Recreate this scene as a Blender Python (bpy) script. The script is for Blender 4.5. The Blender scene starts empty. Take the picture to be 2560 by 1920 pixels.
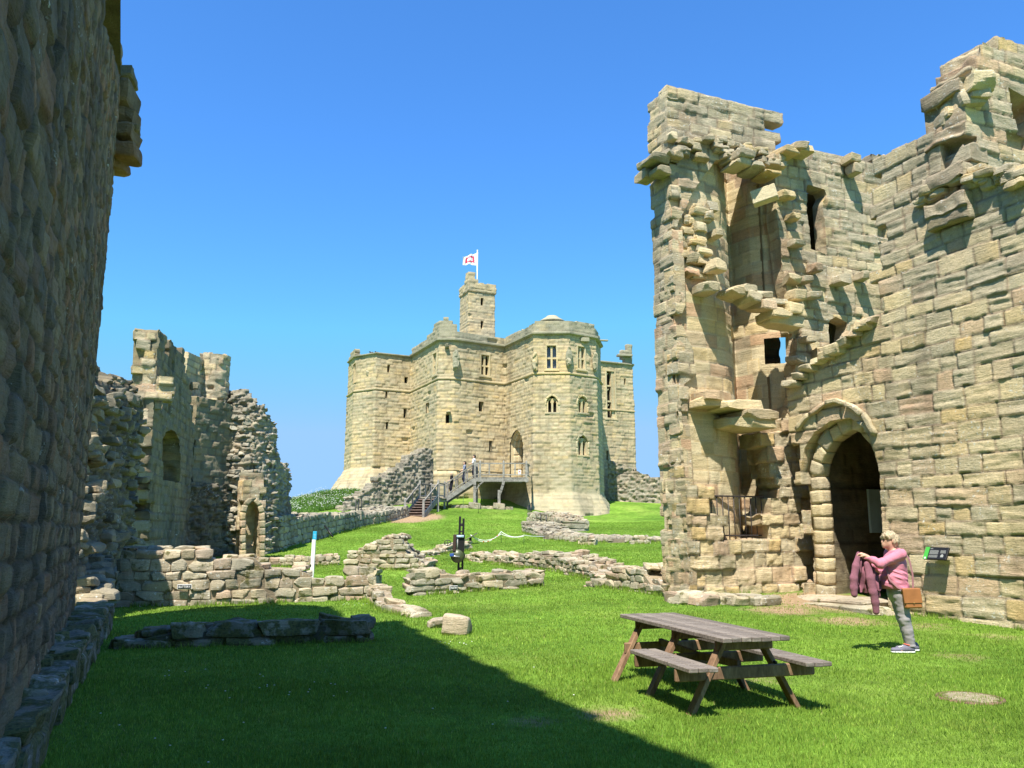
import bpy, math, random
import numpy as np
from mathutils import Vector, Matrix
from mathutils.geometry import tessellate_polygon

# ------------------------------------------------------------------ camera, world, sun, exposure
scene = bpy.context.scene
FPX, PITCH, EYE = 2050.0, math.radians(10.1), 1.65
cam_d = bpy.data.cameras.new('camera'); cam = bpy.data.objects.new('camera', cam_d)
scene.collection.objects.link(cam); scene.camera = cam
cam_d.sensor_width = 36.0; cam_d.lens = 36.0 * FPX / 2560.0
cam_d.clip_start = 0.05; cam_d.clip_end = 5000
cam.location = (0, 0, EYE); cam.rotation_euler = (math.pi / 2 + PITCH, 0, 0)

SUN_EL, SUN_AZ = math.radians(60), math.atan2(0.30, 0.954)      # azimuth of travel, from +Y towards +X
world = bpy.data.worlds.new('World'); scene.world = world; world.use_nodes = True
wn = world.node_tree; wn.nodes.clear()
sky = wn.nodes.new('ShaderNodeTexSky'); sky.sky_type = 'NISHITA'; sky.sun_disc = False
sky.sun_elevation = SUN_EL; sky.sun_rotation = math.radians(180) + SUN_AZ
sky.altitude = 0; sky.air_density = 1.0; sky.dust_density = 0.25; sky.ozone_density = 3.0
bg = wn.nodes.new('ShaderNodeBackground'); bg.inputs['Strength'].default_value = 0.105
wo = wn.nodes.new('ShaderNodeOutputWorld')
# clear maritime air: deeper blue overhead, pale blue rather than white at the horizon
v1 = wn.nodes.new('ShaderNodeVectorMath'); v1.operation = 'MULTIPLY'; v1.inputs[1].default_value = (.48, .98, 1.46)
v2 = wn.nodes.new('ShaderNodeVectorMath'); v2.operation = 'MINIMUM'; v2.inputs[1].default_value = (1.75, 3.2, 5.3)
wn.links.new(sky.outputs[0], v1.inputs[0]); wn.links.new(v1.outputs[0], v2.inputs[0]); wn.links.new(v2.outputs[0], bg.inputs['Color']); wn.links.new(bg.outputs[0], wo.inputs['Surface'])
sun_d = bpy.data.lights.new('sun', 'SUN'); sun_d.energy = 5.0; sun_d.angle = math.radians(0.53)
sun_d.color = (1.0, 0.94, 0.83)
sun = bpy.data.objects.new('sun', sun_d); scene.collection.objects.link(sun)
trav = Vector((math.sin(SUN_AZ) * math.cos(SUN_EL), math.cos(SUN_AZ) * math.cos(SUN_EL), -math.sin(SUN_EL)))
sun.rotation_euler = trav.to_track_quat('-Z', 'Y').to_euler(); sun.location = (-10, -20, 40)
scene.view_settings.view_transform = 'Standard'; scene.view_settings.look = 'None'
scene.view_settings.gamma = 1.0; scene.view_settings.exposure = 0.92
scene.view_settings.use_curve_mapping = False

# ------------------------------------------------------------------ measuring helpers (photo is 2560 x 1920)
CP, SP = math.cos(PITCH), math.sin(PITCH)
def ray(u, v):
    a = (u - 1280) / FPX; b = (960 - v) / FPX
    return a, CP - b * SP, SP + b * CP
def at(u, v, Y):
    a, dy, dz = ray(u, v); t = Y / dy
    return (a * t, Y, EYE + dz * t)
def at_z(u, v, z):
    a, dy, dz = ray(u, v); t = (z - EYE) / dz
    return (a * t, dy * t, z)
def hit(A, B, u, v):
    """ray against the vertical plane through A,B: returns (distance along AB, height)"""
    a, dy, dz = ray(u, v)
    dx_, dy_ = B[0] - A[0], B[1] - A[1]; L = math.hypot(dx_, dy_); ex, ey = dx_ / L, dy_ / L
    nx, ny = ey, -ex
    t = (A[0] * nx + A[1] * ny) / (a * nx + dy * ny)
    x, y = a * t, dy * t
    return ((x - A[0]) * ex + (y - A[1]) * ey, EYE + dz * t)
def hits(A, B, pts): return [hit(A, B, u, v) for u, v in pts]

# ------------------------------------------------------------------ noise
def _hash(ix, iy, iz, seed):
    h = (ix.astype(np.int64) * 374761393 + iy.astype(np.int64) * 668265263 + iz.astype(np.int64) * 2147483647 + seed * 974634777) & 0xffffffff
    h = ((h ^ (h >> 13)) * 1274126177) & 0xffffffff
    h = ((h ^ (h >> 16)) * 2246822519) & 0xffffffff
    return ((h ^ (h >> 15)) & 0xffffff) / float(0xffffff)
def vnoise(p, seed=0):
    i = np.floor(p).astype(np.int64); f = p - i; f = f * f * (3 - 2 * f)
    r = 0
    for dx in (0, 1):
        wx = f[:, 0] if dx else 1 - f[:, 0]
        for dy in (0, 1):
            wy = f[:, 1] if dy else 1 - f[:, 1]
            for dz in (0, 1):
                wz = f[:, 2] if dz else 1 - f[:, 2]
                r = r + wx * wy * wz * _hash(i[:, 0] + dx, i[:, 1] + dy, i[:, 2] + dz, seed)
    return r * 2 - 1
def fbm(p, seed=0, o=3):
    r = 0; a = 1.0; q = p.copy(); n = 0
    for k in range(o):
        r = r + a * vnoise(q, seed + k * 17); n += a; a *= 0.5; q = q * 2.03 + 5.1
    return r / n
def N3(a, b, c, s): return np.stack([a * s, b * s, c * s], 1)

# ------------------------------------------------------------------ terrain
CT = []
def g(u, v, Y): CT.append(at(u, v, Y))
for x, y, z in ((-3, 2, 0), (3, 2, 0), (9, 3, 0), (-9, 3, 0), (0, -12, 0), (14, -8, 0), (-14, -8, 0), (0, 7, 0), (4.5, 8, 0), (-5, 8, 0), (-8, 12, 0),
                (0, 12, 0.0), (5.4, 11.75, 0), (-2.5, 12.4, 0), (8.6, 14.2, 0.0), (7.6, 16.4, .02), (14, 12, 0), (-9, 18, 0.02), (-14, 14, 0)):
    CT.append((x, y, z))
for q in ((313, 1511, 20.4), (925, 1496, 21.2), (2085, 1492, 18.3), (1700, 1512, 17.6), (1042, 1484, 21.6), (1358, 1464, 23.8), (1650, 1478, 20.5),
          (1300, 1400, 33), (1000, 1412, 31), (1600, 1392, 33), (1620, 1430, 26), (1200, 1440, 27), (850, 1442, 27), (640, 1425, 31), (660, 1398, 35), (400, 1410, 30),
          (1060, 1385, 37), (1200, 1378, 37), (1400, 1372, 37), (1080, 1335, 46), (1300, 1332, 47), (900, 1338, 44), (800, 1368, 39), (720, 1385, 36.5),
          (1000, 1303, 53), (1040, 1292, 56), (1110, 1274, 58.5), (1187, 1269, 60), (1290, 1269, 60), (1330, 1305, 54), (1440, 1300, 59.5), (1520, 1312, 55),
          (1400, 1352, 44), (1600, 1330, 48), (1600, 1268, 65), (1680, 1262, 68), (1500, 1285, 63),
          (800, 1248, 62), (730, 1268, 60), (870, 1236, 64), (600, 1290, 58), (400, 1320, 56)):
    g(*q)
for x, y, z in ((0, 80, 5), (-20, 85, 4), (20, 85, 4), (-45, 60, 2.5), (45, 60, 2.5), (-30, 30, .8), (30, 30, .6), (30, 0, 0), (-30, 0, 0), (0, -60, -2), (0, 130, 2),
                (-90, 130, 0), (90, 130, 0), (-120, 20, -1), (120, 20, -1)):
    CT.append((x, y, z))
CT = np.array(CT)
def _tps(d2): return 0.5 * d2 * np.log(d2 + 1e-9)
_n = len(CT); _K = _tps(((CT[:, None, :2] - CT[None, :, :2]) ** 2).sum(2)) + np.eye(_n) * 8.0
_Pm = np.c_[np.ones(_n), CT[:, :2]]
_Am = np.block([[_K, _Pm], [_Pm.T, np.zeros((3, 3))]])
_w = np.linalg.solve(_Am, np.r_[CT[:, 2], 0, 0, 0])
def tzs(x, y):
    x = np.asarray(x, float).ravel(); y = np.asarray(y, float).ravel(); out = np.empty(len(x))
    for k in range(0, len(x), 40000):
        X = x[k:k + 40000]; Yy = y[k:k + 40000]
        cx = np.clip(X, -130, 130); cy = np.clip(Yy, -70, 140)
        d2 = (cx[:, None] - CT[None, :, 0]) ** 2 + (cy[:, None] - CT[None, :, 1]) ** 2
        out[k:k + 40000] = _tps(d2) @ _w[:_n] + _w[_n] + _w[_n + 1] * cx + _w[_n + 2] * cy
        far = np.maximum(0, np.hypot(X, Yy - 30) - 90); out[k:k + 40000] -= np.minimum(far * .08, 25) * .5
    out += 0.02 * vnoise(N3(x, y, x * 0, .6), 5)
    return out
def tz(x, y): return float(tzs([x], [y])[0])

# ------------------------------------------------------------------ mesh builder
class MB:
    def __init__(s): s.V = []; s.C = []; s.F4 = []; s.F3 = []; s.n = 0
    def add(s, v, q=None, t=None, c=None, smooth=True):
        v = np.asarray(v, float).reshape(-1, 3)
        if c is None: c = np.array([.5, 0, .5])
        c = np.broadcast_to(np.asarray(c, float), (len(v), 3))
        s.V.append(v); s.C.append(c)
        if q is not None and len(q): s.F4.append((np.asarray(q, np.int64).reshape(-1, 4) + s.n, smooth))
        if t is not None and len(t): s.F3.append((np.asarray(t, np.int64).reshape(-1, 3) + s.n, smooth))
        s.n += len(v); return s
    def build(s, name, mat, parent=None):
        me = bpy.data.meshes.new(name)
        V = np.concatenate(s.V) if s.V else np.zeros((0, 3)); C = np.concatenate(s.C)
        loops = []; starts = []; sm = []; p = 0
        for f, k in s.F4:
            loops.append(f.ravel()); starts.append(p + np.arange(len(f)) * 4); p += f.size; sm.append(np.full(len(f), k))
        for f, k in s.F3:
            loops.append(f.ravel()); starts.append(p + np.arange(len(f)) * 3); p += f.size; sm.append(np.full(len(f), k))
        loops = np.concatenate(loops); starts = np.concatenate(starts); sm = np.concatenate(sm)
        used = np.zeros(len(V), bool); used[loops] = True
        remap = np.cumsum(used) - 1; V = V[used]; C = C[used]; loops = remap[loops]
        me.vertices.add(len(V)); me.vertices.foreach_set('co', V.ravel().astype(np.float32))
        me.loops.add(len(loops)); me.loops.foreach_set('vertex_index', loops.astype(np.int32))
        me.polygons.add(len(starts)); me.polygons.foreach_set('loop_start', starts.astype(np.int32))
        me.polygons.foreach_set('use_smooth', sm)
        me.update(calc_edges=True)
        ca = me.attributes.new('sc', 'FLOAT_COLOR', 'POINT')
        ca.data.foreach_set('color', np.c_[C, np.ones(len(C))].ravel().astype(np.float32))
        me.validate()
        if mat: me.materials.append(mat)
        o = bpy.data.objects.new(name, me); scene.collection.objects.link(o)
        if parent: 
            o.parent = parent
            o.matrix_parent_inverse = Matrix.Identity(4)
            if parent.type == 'EMPTY' or True:
                w = world_loc(parent); me.transform(Matrix.Translation(-w))
        return o
def world_loc(o):
    w = Vector((0, 0, 0))
    while o: w += o.location; o = o.parent
    return w
def tag(o, label=None, cat=None, group=None, kind=None):
    if label: o['label'] = label
    if cat: o['category'] = cat
    if group: o['group'] = group
    if kind or cat: o['kind'] = kind or 'thing'
    return o
def thing(name, label, cat, loc, group=None):
    o = bpy.data.objects.new(name, None); scene.collection.objects.link(o); o.location = loc
    o.empty_display_size = .2
    return tag(o, label, cat, group)

CUBE = np.array([[x, y, z] for x in (-1, 1) for y in (-1, 1) for z in (-1, 1)], float)
CUBEQ = [[0, 1, 3, 2], [4, 6, 7, 5], [0, 4, 5, 1], [2, 3, 7, 6], [0, 2, 6, 4], [1, 5, 7, 3]]
def basis(d, up=(0, 0, 1)):
    d = Vector(d).normalized(); up = Vector(up)
    if abs(d.dot(up)) > .98: up = Vector((1, 0, 0)) if abs(d.x) < .9 else Vector((0, 1, 0))
    r = d.cross(up).normalized(); return d, r, r.cross(d).normalized()
def obox(mb, c, ax, ay, az, hx, hy, hz, col=None, bev=0.0):
    """box with half sizes along three axes, small chamfer"""
    ax, ay, az = [np.array(a, float) for a in (ax, ay, az)]
    c = np.array(c, float)
    if bev <= 0:
        v = c + CUBE[:, :1] * hx * ax + CUBE[:, 1:2] * hy * ay + CUBE[:, 2:] * hz * az
        mb.add(v, CUBEQ, c=col, smooth=False); return
    b = min(bev, hx * .9, hy * .9, hz * .9); v = []; idx = {}
    for sx in (-1, 1):
        for sy in (-1, 1):
            for sz in (-1, 1):
                for k, (ex, ey, ez) in enumerate(((0, b, b), (b, 0, b), (b, b, 0))):
                    idx[(sx, sy, sz, k)] = len(v)
                    v.append(c + ax * sx * (hx - ex) + ay * sy * (hy - ey) + az * sz * (hz - ez))
    q = []; t = []
    for k in range(3):
        o1, o2 = [(1, 2), (0, 2), (0, 1)][k]
        for s in (-1, 1):
            r = []
            for a, b2 in ((-1, -1), (1, -1), (1, 1), (-1, 1)):
                key = [0, 0, 0]; key[k] = s; key[o1] = a; key[o2] = b2; r.append(idx[(*key, k)])
            q.append(r)
    for e in range(3):                       # edges parallel to axis e
        o1, o2 = [(1, 2), (0, 2), (0, 1)][e]
        for a in (-1, 1):
            for b2 in (-1, 1):
                r = []
                for s, k in ((-1, o1), (1, o1), (1, o2), (-1, o2)):
                    key = [0, 0, 0]; key[e] = s; key[o1] = a; key[o2] = b2; r.append(idx[(*key, k)])
                q.append(r)
    for sx in (-1, 1):
        for sy in (-1, 1):
            for sz in (-1, 1): t.append([idx[(sx, sy, sz, k)] for k in range(3)])
    mb.add(v, q, t, c=col, smooth=False)
def box(mb, c, half, rz=0, col=None, bev=0.0):
    cz, sz = math.cos(rz), math.sin(rz)
    obox(mb, c, (cz, sz, 0), (-sz, cz, 0), (0, 0, 1), *half, col=col, bev=bev)
def beam(mb, p0, p1, w, h, up=(0, 0, 1), col=None, bev=0.004, ext=0):
    p0, p1 = Vector(p0), Vector(p1); d, r, u = basis(p1 - p0, up)
    obox(mb, (p0 + p1) / 2, d, r, u, (p1 - p0).length / 2 + ext, w / 2, h / 2, col=col, bev=bev)
def tube(mb, pts, rad, n=8, col=None, cap=True):
    pts = [Vector(p) for p in pts]; m = len(pts)
    rad = [rad] * m if isinstance(rad, (int, float)) else rad
    v = []; q = []; t = []
    for i, p in enumerate(pts):
        d = (pts[min(i + 1, m - 1)] - pts[max(i - 1, 0)]); d, r, u = basis(d)
        for k in range(n):
            a = 2 * math.pi * k / n; v.append(p + (r * math.cos(a) + u * math.sin(a)) * rad[i])
    for i in range(m - 1):
        for k in range(n): q.append([i * n + k, i * n + (k + 1) % n, (i + 1) * n + (k + 1) % n, (i + 1) * n + k])
    if cap:
        v.append(pts[0]); v.append(pts[-1])
        for k in range(n):
            t.append([m * n, (k + 1) % n, k]); t.append([m * n + 1, (m - 1) * n + k, (m - 1) * n + (k + 1) % n])
    mb.add([tuple(x) for x in v], q, t, c=col, smooth=True)
def lathe(mb, c, prof, n=16, col=None, smooth=True, a0=0):
    v = []; q = []
    for r, z in prof:
        for k in range(n):
            a = 2 * math.pi * k / n + a0; v.append((c[0] + r * math.cos(a), c[1] + r * math.sin(a), c[2] + z))
    for i in range(len(prof) - 1):
        for k in range(n): q.append([i * n + k, i * n + (k + 1) % n, (i + 1) * n + (k + 1) % n, (i + 1) * n + k])
    mb.add(v, q, c=col, smooth=smooth)
def prism(mb, poly, o, ex, ey, ez, depth, col=None):
    """2D polygon in plane (ex,ey) at o, extruded by depth along ez"""
    o, ex, ey, ez = [np.array(a, float) for a in (o, ex, ey, ez)]
    P = np.array([o + ex * x + ey * y for x, y in poly]); n = len(P)
    v = np.r_[P, P + ez * depth]
    tr = tessellate_polygon([[Vector((x, y, 0)) for x, y in poly]])
    t = [list(a) for a in tr] + [[a + n for a in reversed(b)] for b in tr]
    q = [[i, (i + 1) % n, (i + 1) % n + n, i + n] for i in range(n)]
    mb.add(v, q, t, c=col, smooth=False)

# rounded stone template
def _tmpl(n):
    idx = {}; V = []; Q = []
    def vid(p):
        k = tuple(np.round(p, 5))
        if k not in idx: idx[k] = len(V); V.append(p)
        return idx[k]
    L = np.linspace(-1, 1, n + 1)
    for ax in range(3):
        for s in (-1, 1):
            for i in range(n):
                for j in range(n):
                    r = []
                    for a, b in ((0, 0), (1, 0), (1, 1), (0, 1)):
                        p = [0, 0, 0]; p[ax] = s; p[(ax + 1) % 3] = L[i + a]; p[(ax + 2) % 3] = L[j + b]; r.append(vid(p))
                    Q.append(r if s > 0 else r[::-1])
    return np.array(V, float), np.array(Q)
TM = {n: _tmpl(n) for n in (3, 4, 6, 10)}
def stones(mb, C, H, rz, n=6, k=7.0, rough=.03, tilt=.05, seed=0, col=None, nscale=5.0, fl=.35):
    """many rounded rough stones: centres C, half sizes H, yaw rz"""
    C = np.asarray(C, float).reshape(-1, 3); N = len(C)
    if N == 0: return
    H = np.broadcast_to(np.asarray(H, float), (N, 3)); rz = np.broadcast_to(np.asarray(rz, float), (N,))
    T, Q = TM[n]; rs = np.random.RandomState(seed + 11)
    R = T / ((np.abs(T) ** (k * 1.5)).sum(1) ** (1 / (k * 1.5)))[:, None]
    m = len(T)
    # random shear / taper per stone for unequal shapes
    P = np.repeat(R[None], N, 0)
    tp = rs.uniform(-fl, fl, (N, 1, 6)) * .5
    X, Y, Z = P[..., 0].copy(), P[..., 1].copy(), P[..., 2].copy()
    P[..., 0] = X * (1 + tp[..., 0] * Z * .6) + tp[..., 1] * Z * .3; P[..., 1] = Y * (1 + tp[..., 2] * Z * .6); P[..., 2] = Z * (1 + tp[..., 3] * X * .7) + tp[..., 4] * X * .3
    # broken facets: cut each stone with a few random planes
    for f_ in range(5):
        nv = rs.normal(size=(N, 1, 3)); nv /= np.linalg.norm(nv, axis=2, keepdims=True); ln = np.abs(nv).sum(2) * rs.uniform(.60, .85, (N, 1))
        dd = np.maximum(0, (P * nv).sum(2) - ln); P = P - dd[..., None] * nv
    P = P * H[:, None, :]
    tx = rs.uniform(-tilt, tilt, N); ty = rs.uniform(-tilt, tilt, N)
    P[..., 2] += P[..., 0] * ty[:, None] + P[..., 1] * tx[:, None]
    c, s = np.cos(rz)[:, None], np.sin(rz)[:, None]
    W = np.stack([P[..., 0] * c - P[..., 1] * s, P[..., 0] * s + P[..., 1] * c, P[..., 2]], 2) + C[:, None, :]
    W = W.reshape(-1, 3)
    if rough > 0:
        off = np.repeat(rs.uniform(0, 50, (N, 3)), m, 0)
        q = W * nscale + off
        d = np.stack([fbm(q, seed, 2), fbm(q + 31.7, seed + 3, 2), fbm(q + 77.1, seed + 6, 2)], 1)
        W = W + d * rough
    cc = np.c_[rs.rand(N), np.zeros(N), rs.rand(N)] if col is None else np.broadcast_to(col, (N, 3))
    cc = np.repeat(cc, m, 0)
    q = (Q[None] + (np.arange(N) * m)[:, None, None]).reshape(-1, 4)
    mb.add(W, q, c=cc, smooth=False)

# ------------------------------------------------------------------ coursed masonry
class Lay:
    def __init__(s, seed, smax, z0, z1, ch, bl):
        rs = np.random.RandomState(seed); s.ze = [z0 - .8]
        while s.ze[-1] < z1 + .8: s.ze.append(s.ze[-1] + rs.uniform(*ch))
        s.ze = np.array(s.ze); e = []; s.base = []
        s.BIG = 1000.0
        for i in range(len(s.ze) - 1):
            s.base.append(len(e)); x = -2.0 - rs.uniform(0, bl[1])
            hh = s.ze[i + 1] - s.ze[i]
            while x < smax + 2:
                e.append(i * s.BIG + x + 100); x += rs.uniform(*bl) * (1.35 if rs.rand() < .12 else 1) 
            e.append(i * s.BIG + x + 100)
        s.e = np.array(e); s.r = np.random.RandomState(seed + 1).rand(len(e), 5)
    def q(s, S, Z):
        i = np.clip(np.searchsorted(s.ze, Z, 'right') - 1, 0, len(s.ze) - 2)
        j = np.clip(np.searchsorted(s.e, i * s.BIG + S + 100, 'right') - 1, 0, len(s.e) - 2)
        s0 = s.e[j] - i * s.BIG - 100; s1 = s.e[j + 1] - i * s.BIG - 100
        z0 = s.ze[i]; z1 = s.ze[i + 1]
        return j, np.minimum(S - s0, s1 - S), np.minimum(Z - z0, z1 - Z), (s0 + s1) / 2, (z0 + z1) / 2
def inpoly(px, py, poly):
    r = np.zeros(len(px), bool); n = len(poly)
    for i in range(n):
        x0, y0 = poly[i]; x1, y1 = poly[(i + 1) % n]
        c = ((y0 > py) != (y1 > py)) & (px < (x1 - x0) * (py - y0) / (y1 - y0 + 1e-12) + x0)
        r ^= c
    return r
def snap(px, py, poly, tol):
    best = np.full(len(px), 1e9); bx = px.copy(); by = py.copy(); n = len(poly)
    for i in range(n):
        x0, y0 = poly[i]; x1, y1 = poly[(i + 1) % n]; dx, dy = x1 - x0, y1 - y0
        t = np.clip(((px - x0) * dx + (py - y0) * dy) / (dx * dx + dy * dy + 1e-12), 0, 1)
        qx, qy = x0 + t * dx, y0 + t * dy; d = np.hypot(px - qx, py - qy)
        m = d < best; best[m] = d[m]; bx[m] = qx[m]; by[m] = qy[m]
    k = best < tol
    return np.where(k, bx, px), np.where(k, by, py)
ASH = dict(ch=(.22, .32), bl=(.3, .65), joint=.012, bev=.03, rel=.03, off=.02, warp=.02, wf=.8, rough=.012, rf=7, tilt=.03, miss=0, strat=.006)
WORN = dict(ch=(.24, .38), bl=(.32, .72), joint=.02, bev=.026, rel=.034, off=.018, warp=.05, wf=.8, rough=.016, rf=7, tilt=.05, miss=.015, strat=.011)
RUB = dict(ch=(.09, .20), bl=(.14, .36), joint=.02, bev=.045, rel=.08, off=.09, warp=.13, wf=1.8, rough=.12, rf=5, tilt=.3, miss=.08, strat=.0)
def sheet(mb, path, z0, z1, res, st, seed=1, outline=None, cuts=(), thick=None, batter=None, extra=None, blocky=True, skirt=True, back=True, ragged=.0, core=.5):
    """relief masonry on a vertical surface following path (xy points); front is to the right of the path's direction"""
    path = [np.array(p, float) for p in path]; S = []; P = []; Nn = []; acc = 0; segd = []
    for a, b in zip(path[:-1], path[1:]):
        d = (b - a); L = np.hypot(*d); segd.append((a, d / L, L))
    for k, (a, d, L) in enumerate(segd):
        m = max(1, int(round(L / res))); n = np.array([d[1], -d[0]])
        for i in range(m + (1 if k == len(segd) - 1 else 0)):
            t = i / m; nn = n.copy()
            if i == 0 and k > 0:
                pd = segd[k - 1][1]; n2 = n + np.array([pd[1], -pd[0]]); nn = n2 / max(.3, (n2 @ n))
            S.append(acc + L * t); P.append(a + d * L * t); Nn.append(nn)
        acc += L
    S = np.array(S); P = np.array(P); Nn = np.array(Nn); ns = len(S)
    nz = max(1, int(round((z1 - z0) / res))) + 1; Zs = np.linspace(z0, z1, nz)
    SS, ZZ = np.meshgrid(S, Zs, indexing='ij'); sf = SS.ravel(); zf = ZZ.ravel()
    PX = np.repeat(P[:, 0], nz); PY = np.repeat(P[:, 1], nz); NX = np.repeat(Nn[:, 0], nz); NY = np.repeat(Nn[:, 1], nz)
    lay = Lay(seed, acc, z0, z1, st['ch'], st['bl'])
    wp = N3(PX, PY, zf, st['wf']); w1 = vnoise(wp, seed) * st['warp']; w2 = vnoise(wp + 9.3, seed) * st['warp']
    wq = N3(PX, PY, zf, 6.0); w1 = w1 + vnoise(wq, seed + 2) * st['warp'] * .35; w2 = w2 + vnoise(wq + 9.3, seed + 4) * st['warp'] * .3
    j, ds, dz, cs, cz = lay.q(sf + w1, zf + w2); R = lay.r[j]
    bev = st['bev']; q1 = np.maximum(0, bev - ds); q2 = np.maximum(0, bev - dz)
    d = np.clip((bev - np.hypot(q1, q2)) / bev, 0, 1); prof = 1 - (1 - d) ** 2
    jt = np.clip(1 - np.minimum(ds, dz) / st['joint'] * .6, 0, 1)
    h = st['rel'] * (prof - 1) + st['off'] * (R[:, 0] - .5) * 2 * np.clip(d * 3, 0, 1)
    h += st['tilt'] * ((R[:, 1] - .5) * (sf - cs) + (R[:, 2] - .5) * (zf - cz)) * 2 * np.clip(d * 3, 0, 1)
    h += st['rough'] * fbm(N3(PX, PY, zf, st['rf']), seed + 9, 3)
    if st['strat'] > 0:
        g_ = fbm(np.stack([PX * 1.5, PY * 1.5, zf * 16 + (R[:, 3] - .5) * 3 * sf * 1.2], 1), seed + 20, 2)
        h += st['strat'] * g_ * (R[:, 4] > .35) * 2
    if st['miss'] > 0: h -= (R[:, 4] < st['miss']) * .14 * np.clip(d * 2, 0, 1)
    if extra is not None: h += extra(sf, zf)
    if batter is not None: h = h + batter(sf, zf)
    # cells
    ci = np.arange(ns - 1)[:, None] * nz + np.arange(nz - 1)[None, :]; ci = ci.ravel()
    cells = np.stack([ci, ci + nz, ci + nz + 1, ci + 1], 1)
    cS = sf[cells].mean(1); cZ = zf[cells].mean(1); keep = np.ones(len(cells), bool)
    if outline is not None:
        if blocky:
            jj, _, _, bs, bz = lay.q(cS + w1[cells].mean(1), cZ + w2[cells].mean(1))
            rr = lay.r[jj]
            keep &= inpoly(bs + (rr[:, 0] - .5) * ragged, bz + (rr[:, 1] - .5) * ragged, outline)
        else: keep &= inpoly(cS, cZ, outline)
    for c in cuts: keep &= ~inpoly(cS, cZ, c)
    s2, zz2 = sf.copy(), zf.copy()
    if len(cuts) or (outline is not None and not blocky):
        use = np.zeros(len(sf), int); np.add.at(use, cells[keep].ravel(), 1)
        brd = (use > 0) & (use < 4)
        for c in list(cuts) + ([outline] if (outline is not None and not blocky) else []):
            a, b = snap(sf[brd], zf[brd], c, res * .75); s2[brd] = np.where(a != sf[brd], a, s2[brd]); zz2[brd] = np.where(b != zf[brd], b, zz2[brd])
        # move along the wall
        ds_ = s2 - sf; tx = -NY; ty = NX
        PX = PX + ds_ * tx; PY = PY + ds_ * ty
    col = np.c_[R[:, 3], jt, R[:, 4]]
    F = np.stack([PX + NX * h, PY + NY * h, zz2], 1)
    fc = cells[keep]
    mb.add(F, fc, c=col, smooth=True)
    if thick:
        Bk = np.stack([PX - NX * thick, PY - NY * thick, zz2], 1); Bk[:, :2] += (vnoise(N3(PX, PY, zf, 2), seed + 40) * .05)[:, None]
        if back: mb.add(Bk, fc[:, ::-1], c=col, smooth=True)
        if skirt:
            E = np.concatenate([fc[:, [0, 1]], fc[:, [1, 2]], fc[:, [2, 3]], fc[:, [3, 0]]])
            key = E.min(1) * 10000019 + E.max(1); uq, inv, cnt = np.unique(key, return_inverse=True, return_counts=True)
            E = E[cnt[inv] == 1]
            vs = np.unique(E); mp = {int(v): k for k, v in enumerate(vs)}
            nseg = max(1, int(thick / max(res * 1.6, .05))) if thick > .15 else 1; A = F[vs]; B = Bk[vs]
            layers = []
            for k in range(nseg + 1):
                t = k / nseg; Pk = A * (1 - t) + B * t
                if 0 < k < nseg:
                    amp = min(.09, thick * .12) * (1 if core > 0 else 0) * core * 2
                    o = np.stack([fbm(Pk * 3.1, seed + 51, 2), fbm(Pk * 3.1 + 20, seed + 52, 2), fbm(Pk * 3.1 + 40, seed + 53, 2)], 1)
                    Pk = Pk + o * amp
                layers.append(Pk)
            VV = np.concatenate(layers); m = len(vs)
            e0 = np.array([mp[int(x)] for x in E[:, 0]]); e1 = np.array([mp[int(x)] for x in E[:, 1]])
            qs = [np.stack([e1 + k * m, e0 + k * m, e0 + (k + 1) * m, e1 + (k + 1) * m], 1) for k in range(nseg)] if len(E) else []
            if len(E):
                # per layer colour taken from the block layout, so courses run round the edge
                cc = np.concatenate([np.c_[np.clip(col[vs][:, 0] * .6 + .4 * _hash(np.floor(L_[:, 0] * 3), np.floor(L_[:, 1] * 3), np.floor(L_[:, 2] * 4), seed), 0, 1), col[vs][:, 1] * .7, col[vs][:, 2]] for L_ in layers])
                mb.add(VV, np.concatenate(qs), c=cc, smooth=True)
    return mb
def ring(mb, pts, o, ex, n, w, depth, proud, seed, arc_len=.28, rough=.012, col=None):
    """arch stones along the 2D curve pts in the wall plane (origin o, axis ex and up), each w high across the curve"""
    pts = [np.array(p, float) for p in pts]; seg = [np.hypot(*(b - a)) for a, b in zip(pts[:-1], pts[1:])]; L = sum(seg)
    m = max(3, int(round(L / arc_len))); T, Q = TM[4]; rs = np.random.RandomState(seed)
    def ev(x):
        x = max(0, min(L, x))
        for a, b, s in zip(pts[:-1], pts[1:], seg):
            if x <= s + 1e-9: return a + (b - a) * (x / s), (b - a) / s
            x -= s
        return pts[-1], (pts[-1] - pts[-2]) / seg[-1]
    o = np.array(o, float); ex = np.array([*ex, 0.]); n3 = np.array([*n, 0.]); up = np.array([0, 0, 1.])
    for k in range(m):
        c = (k + .5) / m * L; hl = L / m * .5 * .985; v = []
        R = T / ((np.abs(T) ** 18).sum(1) ** (1 / 18))[:, None]
        ww = w * rs.uniform(.86, 1.12); proud_ = proud + rs.uniform(-.012, .012)
        for p in R:
            q, d = ev(c + p[0] * hl); nn = np.array([-d[1], d[0]])
            q2 = q + nn * (p[1] * .5 + .5) * ww
            v.append(o + ex * q2[0] + up * q2[1] + n3 * (proud_ - (1 - p[2]) * depth * .5))
        v = np.array(v); v += np.stack([fbm(v * 6 + k, seed, 2), fbm(v * 6 + 9 + k, seed, 2), fbm(v * 6 + 19 + k, seed, 2)], 1) * rough
        mb.add(v, Q, c=(col if col is not None else (rs.rand(), 0, rs.rand())), smooth=True)

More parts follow.
